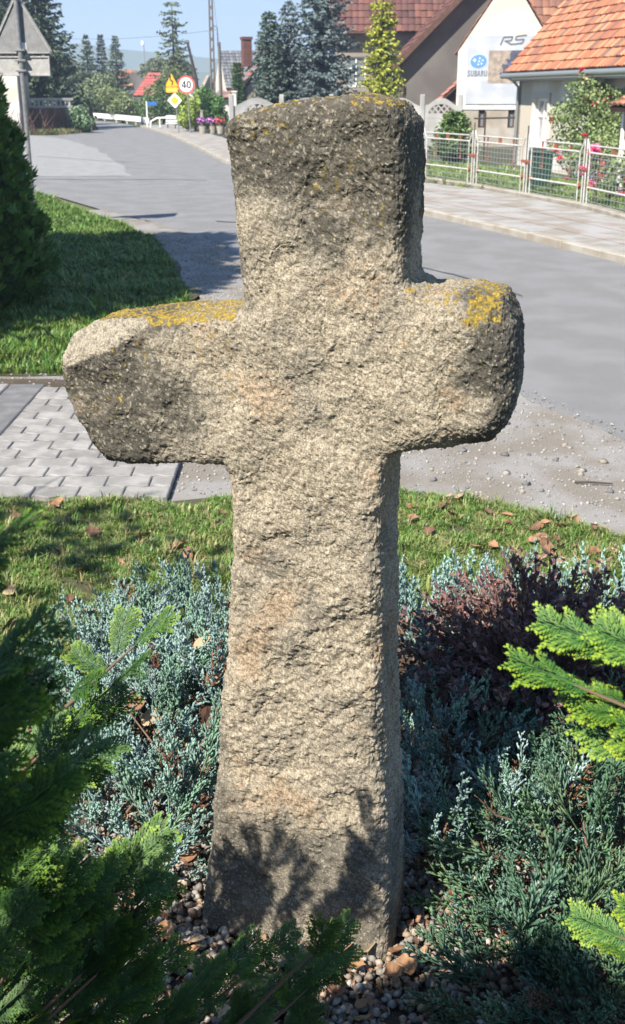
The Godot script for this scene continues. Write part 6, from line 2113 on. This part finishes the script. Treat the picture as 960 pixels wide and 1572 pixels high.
# ends of the cypress branches: x, y, z, sprays
const LEFT_TIPS := [[-0.217, 1.245, -1.55, 4], [-0.26, 1.17, -1.55, 4], [-0.296, 1.106, -1.55, 4], [-0.333, 1.112, -1.5, 4], [-0.36, 0.98, -1.55, 4], [-0.5, 1.18, -1.5, 3], [-0.42, 1.05, -1.5, 3], [-0.6, 1.32, -1.45, 3], [-0.56, 0.98, -1.6, 2], [-0.261, 1.633, -0.95, 4], [-0.248, 1.53, -0.95, 4], [-0.283, 1.488, -0.95, 4], [-0.255, 1.329, -1.0, 4], [-0.287, 1.28, -1.0, 4], [-0.299, 1.386, -0.95, 4], [-0.252, 1.293, -1.12, 4], [-0.222, 0.957, -1.4, 4], [-0.222, 0.86, -1.4, 4], [-0.269, 0.959, -1.35, 4], [-0.322, 1.004, -1.25, 4], [-0.366, 0.991, -1.2, 4], [-0.343, 1.191, -1.05, 4], [-0.277, 0.816, -1.35, 4], [-0.262, 0.667, -1.4, 4], [-0.338, 0.799, -1.3, 4], [-0.393, 0.81, -1.25, 4], [-0.203, 0.543, -1.5, 4], [-0.03, 0.571, -1.62, 4], [-0.096, 0.549, -1.62, 4], [-0.155, 0.522, -1.6, 4], [0.072, 0.568, -1.65, 4], [0.055, 0.467, -1.66, 4], [0.0, 0.451, -1.66, 4], [-0.085, 0.407, -1.6, 4], [-0.338, 0.65, -1.35, 4], [-0.391, 0.959, -1.15, 4], [-0.52, 0.9, -1.75, 5], [-0.45, 0.78, -1.8, 5], [-0.58, 1.05, -1.6, 5], [-0.5, 0.6, -1.85, 4], [-0.62, 0.7, -1.6, 4], [-0.66, 1.2, -1.45, 5], [-0.7, 0.5, -1.9, 4], [-0.42, 0.55, -1.75, 4], [-0.75, 0.9, -1.3, 4], [-0.428, 0.705, -1.281582724662715, 5], [-0.458, 0.849, -1.4997821347906448, 5], [-0.449, 0.747, -1.3647834406930992, 5], [-0.359, 0.862, -1.2980577105606705, 5], [-0.353, 1.036, -1.2549978265560453, 5], [-0.46, 0.742, -1.475516075102907, 5], [-0.372, 0.982, -1.3145891765079782, 5], [-0.221, 0.976, -1.3443012835601884, 5], [-0.331, 0.813, -1.422825142901493, 5], [-0.4, 0.643, -1.4753437400011649, 5], [-0.31, 1.01, -1.2660933743039442, 5], [-0.233, 0.864, -1.2984634994495805, 5], [-0.258, 0.711, -1.4322353649593262, 5], [-0.405, 0.795, -1.4695191260913758, 5], [-0.442, 0.786, -1.2744041225534082, 5], [-0.348, 0.609, -1.4874999330265568, 5], [-0.26, 0.858, -1.2994120387524204, 5], [-0.465, 0.779, -1.3774477050771121, 5], [-0.501, 0.633, -1.3768543077876139, 5], [-0.292, 0.948, -1.3109715709609988, 5], [-0.474, 0.9, -1.3167105746151015, 5], [-0.409, 0.768, -1.4585790516909134, 5], [-0.273, 1.452, -1.009439591448302, 5], [-0.367, 1.271, -1.0962268293190376, 5], [-0.334, 1.312, -0.9950067130287921, 5], [-0.35, 1.308, -1.001272388737347, 5], [-0.324, 1.402, -0.9847578884724957, 5], [-0.315, 1.383, -1.0126942318828474, 5], [-0.284, 1.45, -0.9642667580776286, 5], [-0.336, 1.458, -1.0281416798315393, 5], [-0.333, 1.28, -1.0257384942713075, 5], [-0.179, 0.492, -1.6, 4], [-0.229, 0.597, -1.55, 4], [-0.26, 0.529, -1.5, 4], [0.013, 0.336, -1.68, 4], [-0.958, 0.928, -0.95, 4], [-0.786, 0.892, -0.61, 4], [-0.914, 0.372, -0.753, 4], [-0.768, 0.929, -1.074, 4], [-0.893, 0.408, -0.785, 4], [-0.963, 0.464, -1.63, 4], [-0.823, 0.992, -1.603, 4], [-0.85, 0.558, -1.534, 4], [-1.103, 0.827, -0.74, 4], [-1.228, 0.711, -1.651, 4], [-0.891, 0.498, -0.731, 4], [-0.76, 0.629, -0.602, 4]]
const RIGHT_TIPS := [[0.243, 1.352, -1.2, 3], [0.273, 1.406, -1.2, 3], [0.349, 1.402, -1.2, 3], [0.365, 1.389, -1.15, 3], [0.314, 1.308, -1.2, 3], [0.334, 1.262, -1.2, 3], [0.361, 1.275, -1.15, 3], [0.394, 0.834, -1.35, 4], [0.444, 0.895, -1.3, 4], [0.346, 1.35, -1.25, 4], [0.62, 0.95, -1.35, 4], [0.7, 1.1, -1.2, 3], [0.75, 0.7, -1.4, 4], [0.77, 0.817, -1.017, 4], [1.0, 0.894, -1.291, 4], [0.628, 1.096, -1.117, 4], [0.768, 1.246, -0.927, 4], [1.147, 0.753, -0.775, 4], [0.715, 0.903, -0.569, 4], [0.95, 1.004, -0.746, 4], [0.66, 1.02, -0.818, 4], [0.81, 0.329, -0.571, 4], [0.918, 0.983, -0.559, 4], [1.07, 1.175, -0.995, 4], [1.125, 0.722, -0.508, 4], [1.174, 0.393, -1.228, 4], [0.757, 1.217, -0.957, 4], [1.015, 0.586, -0.893, 4], [0.863, 0.633, -0.823, 4]]
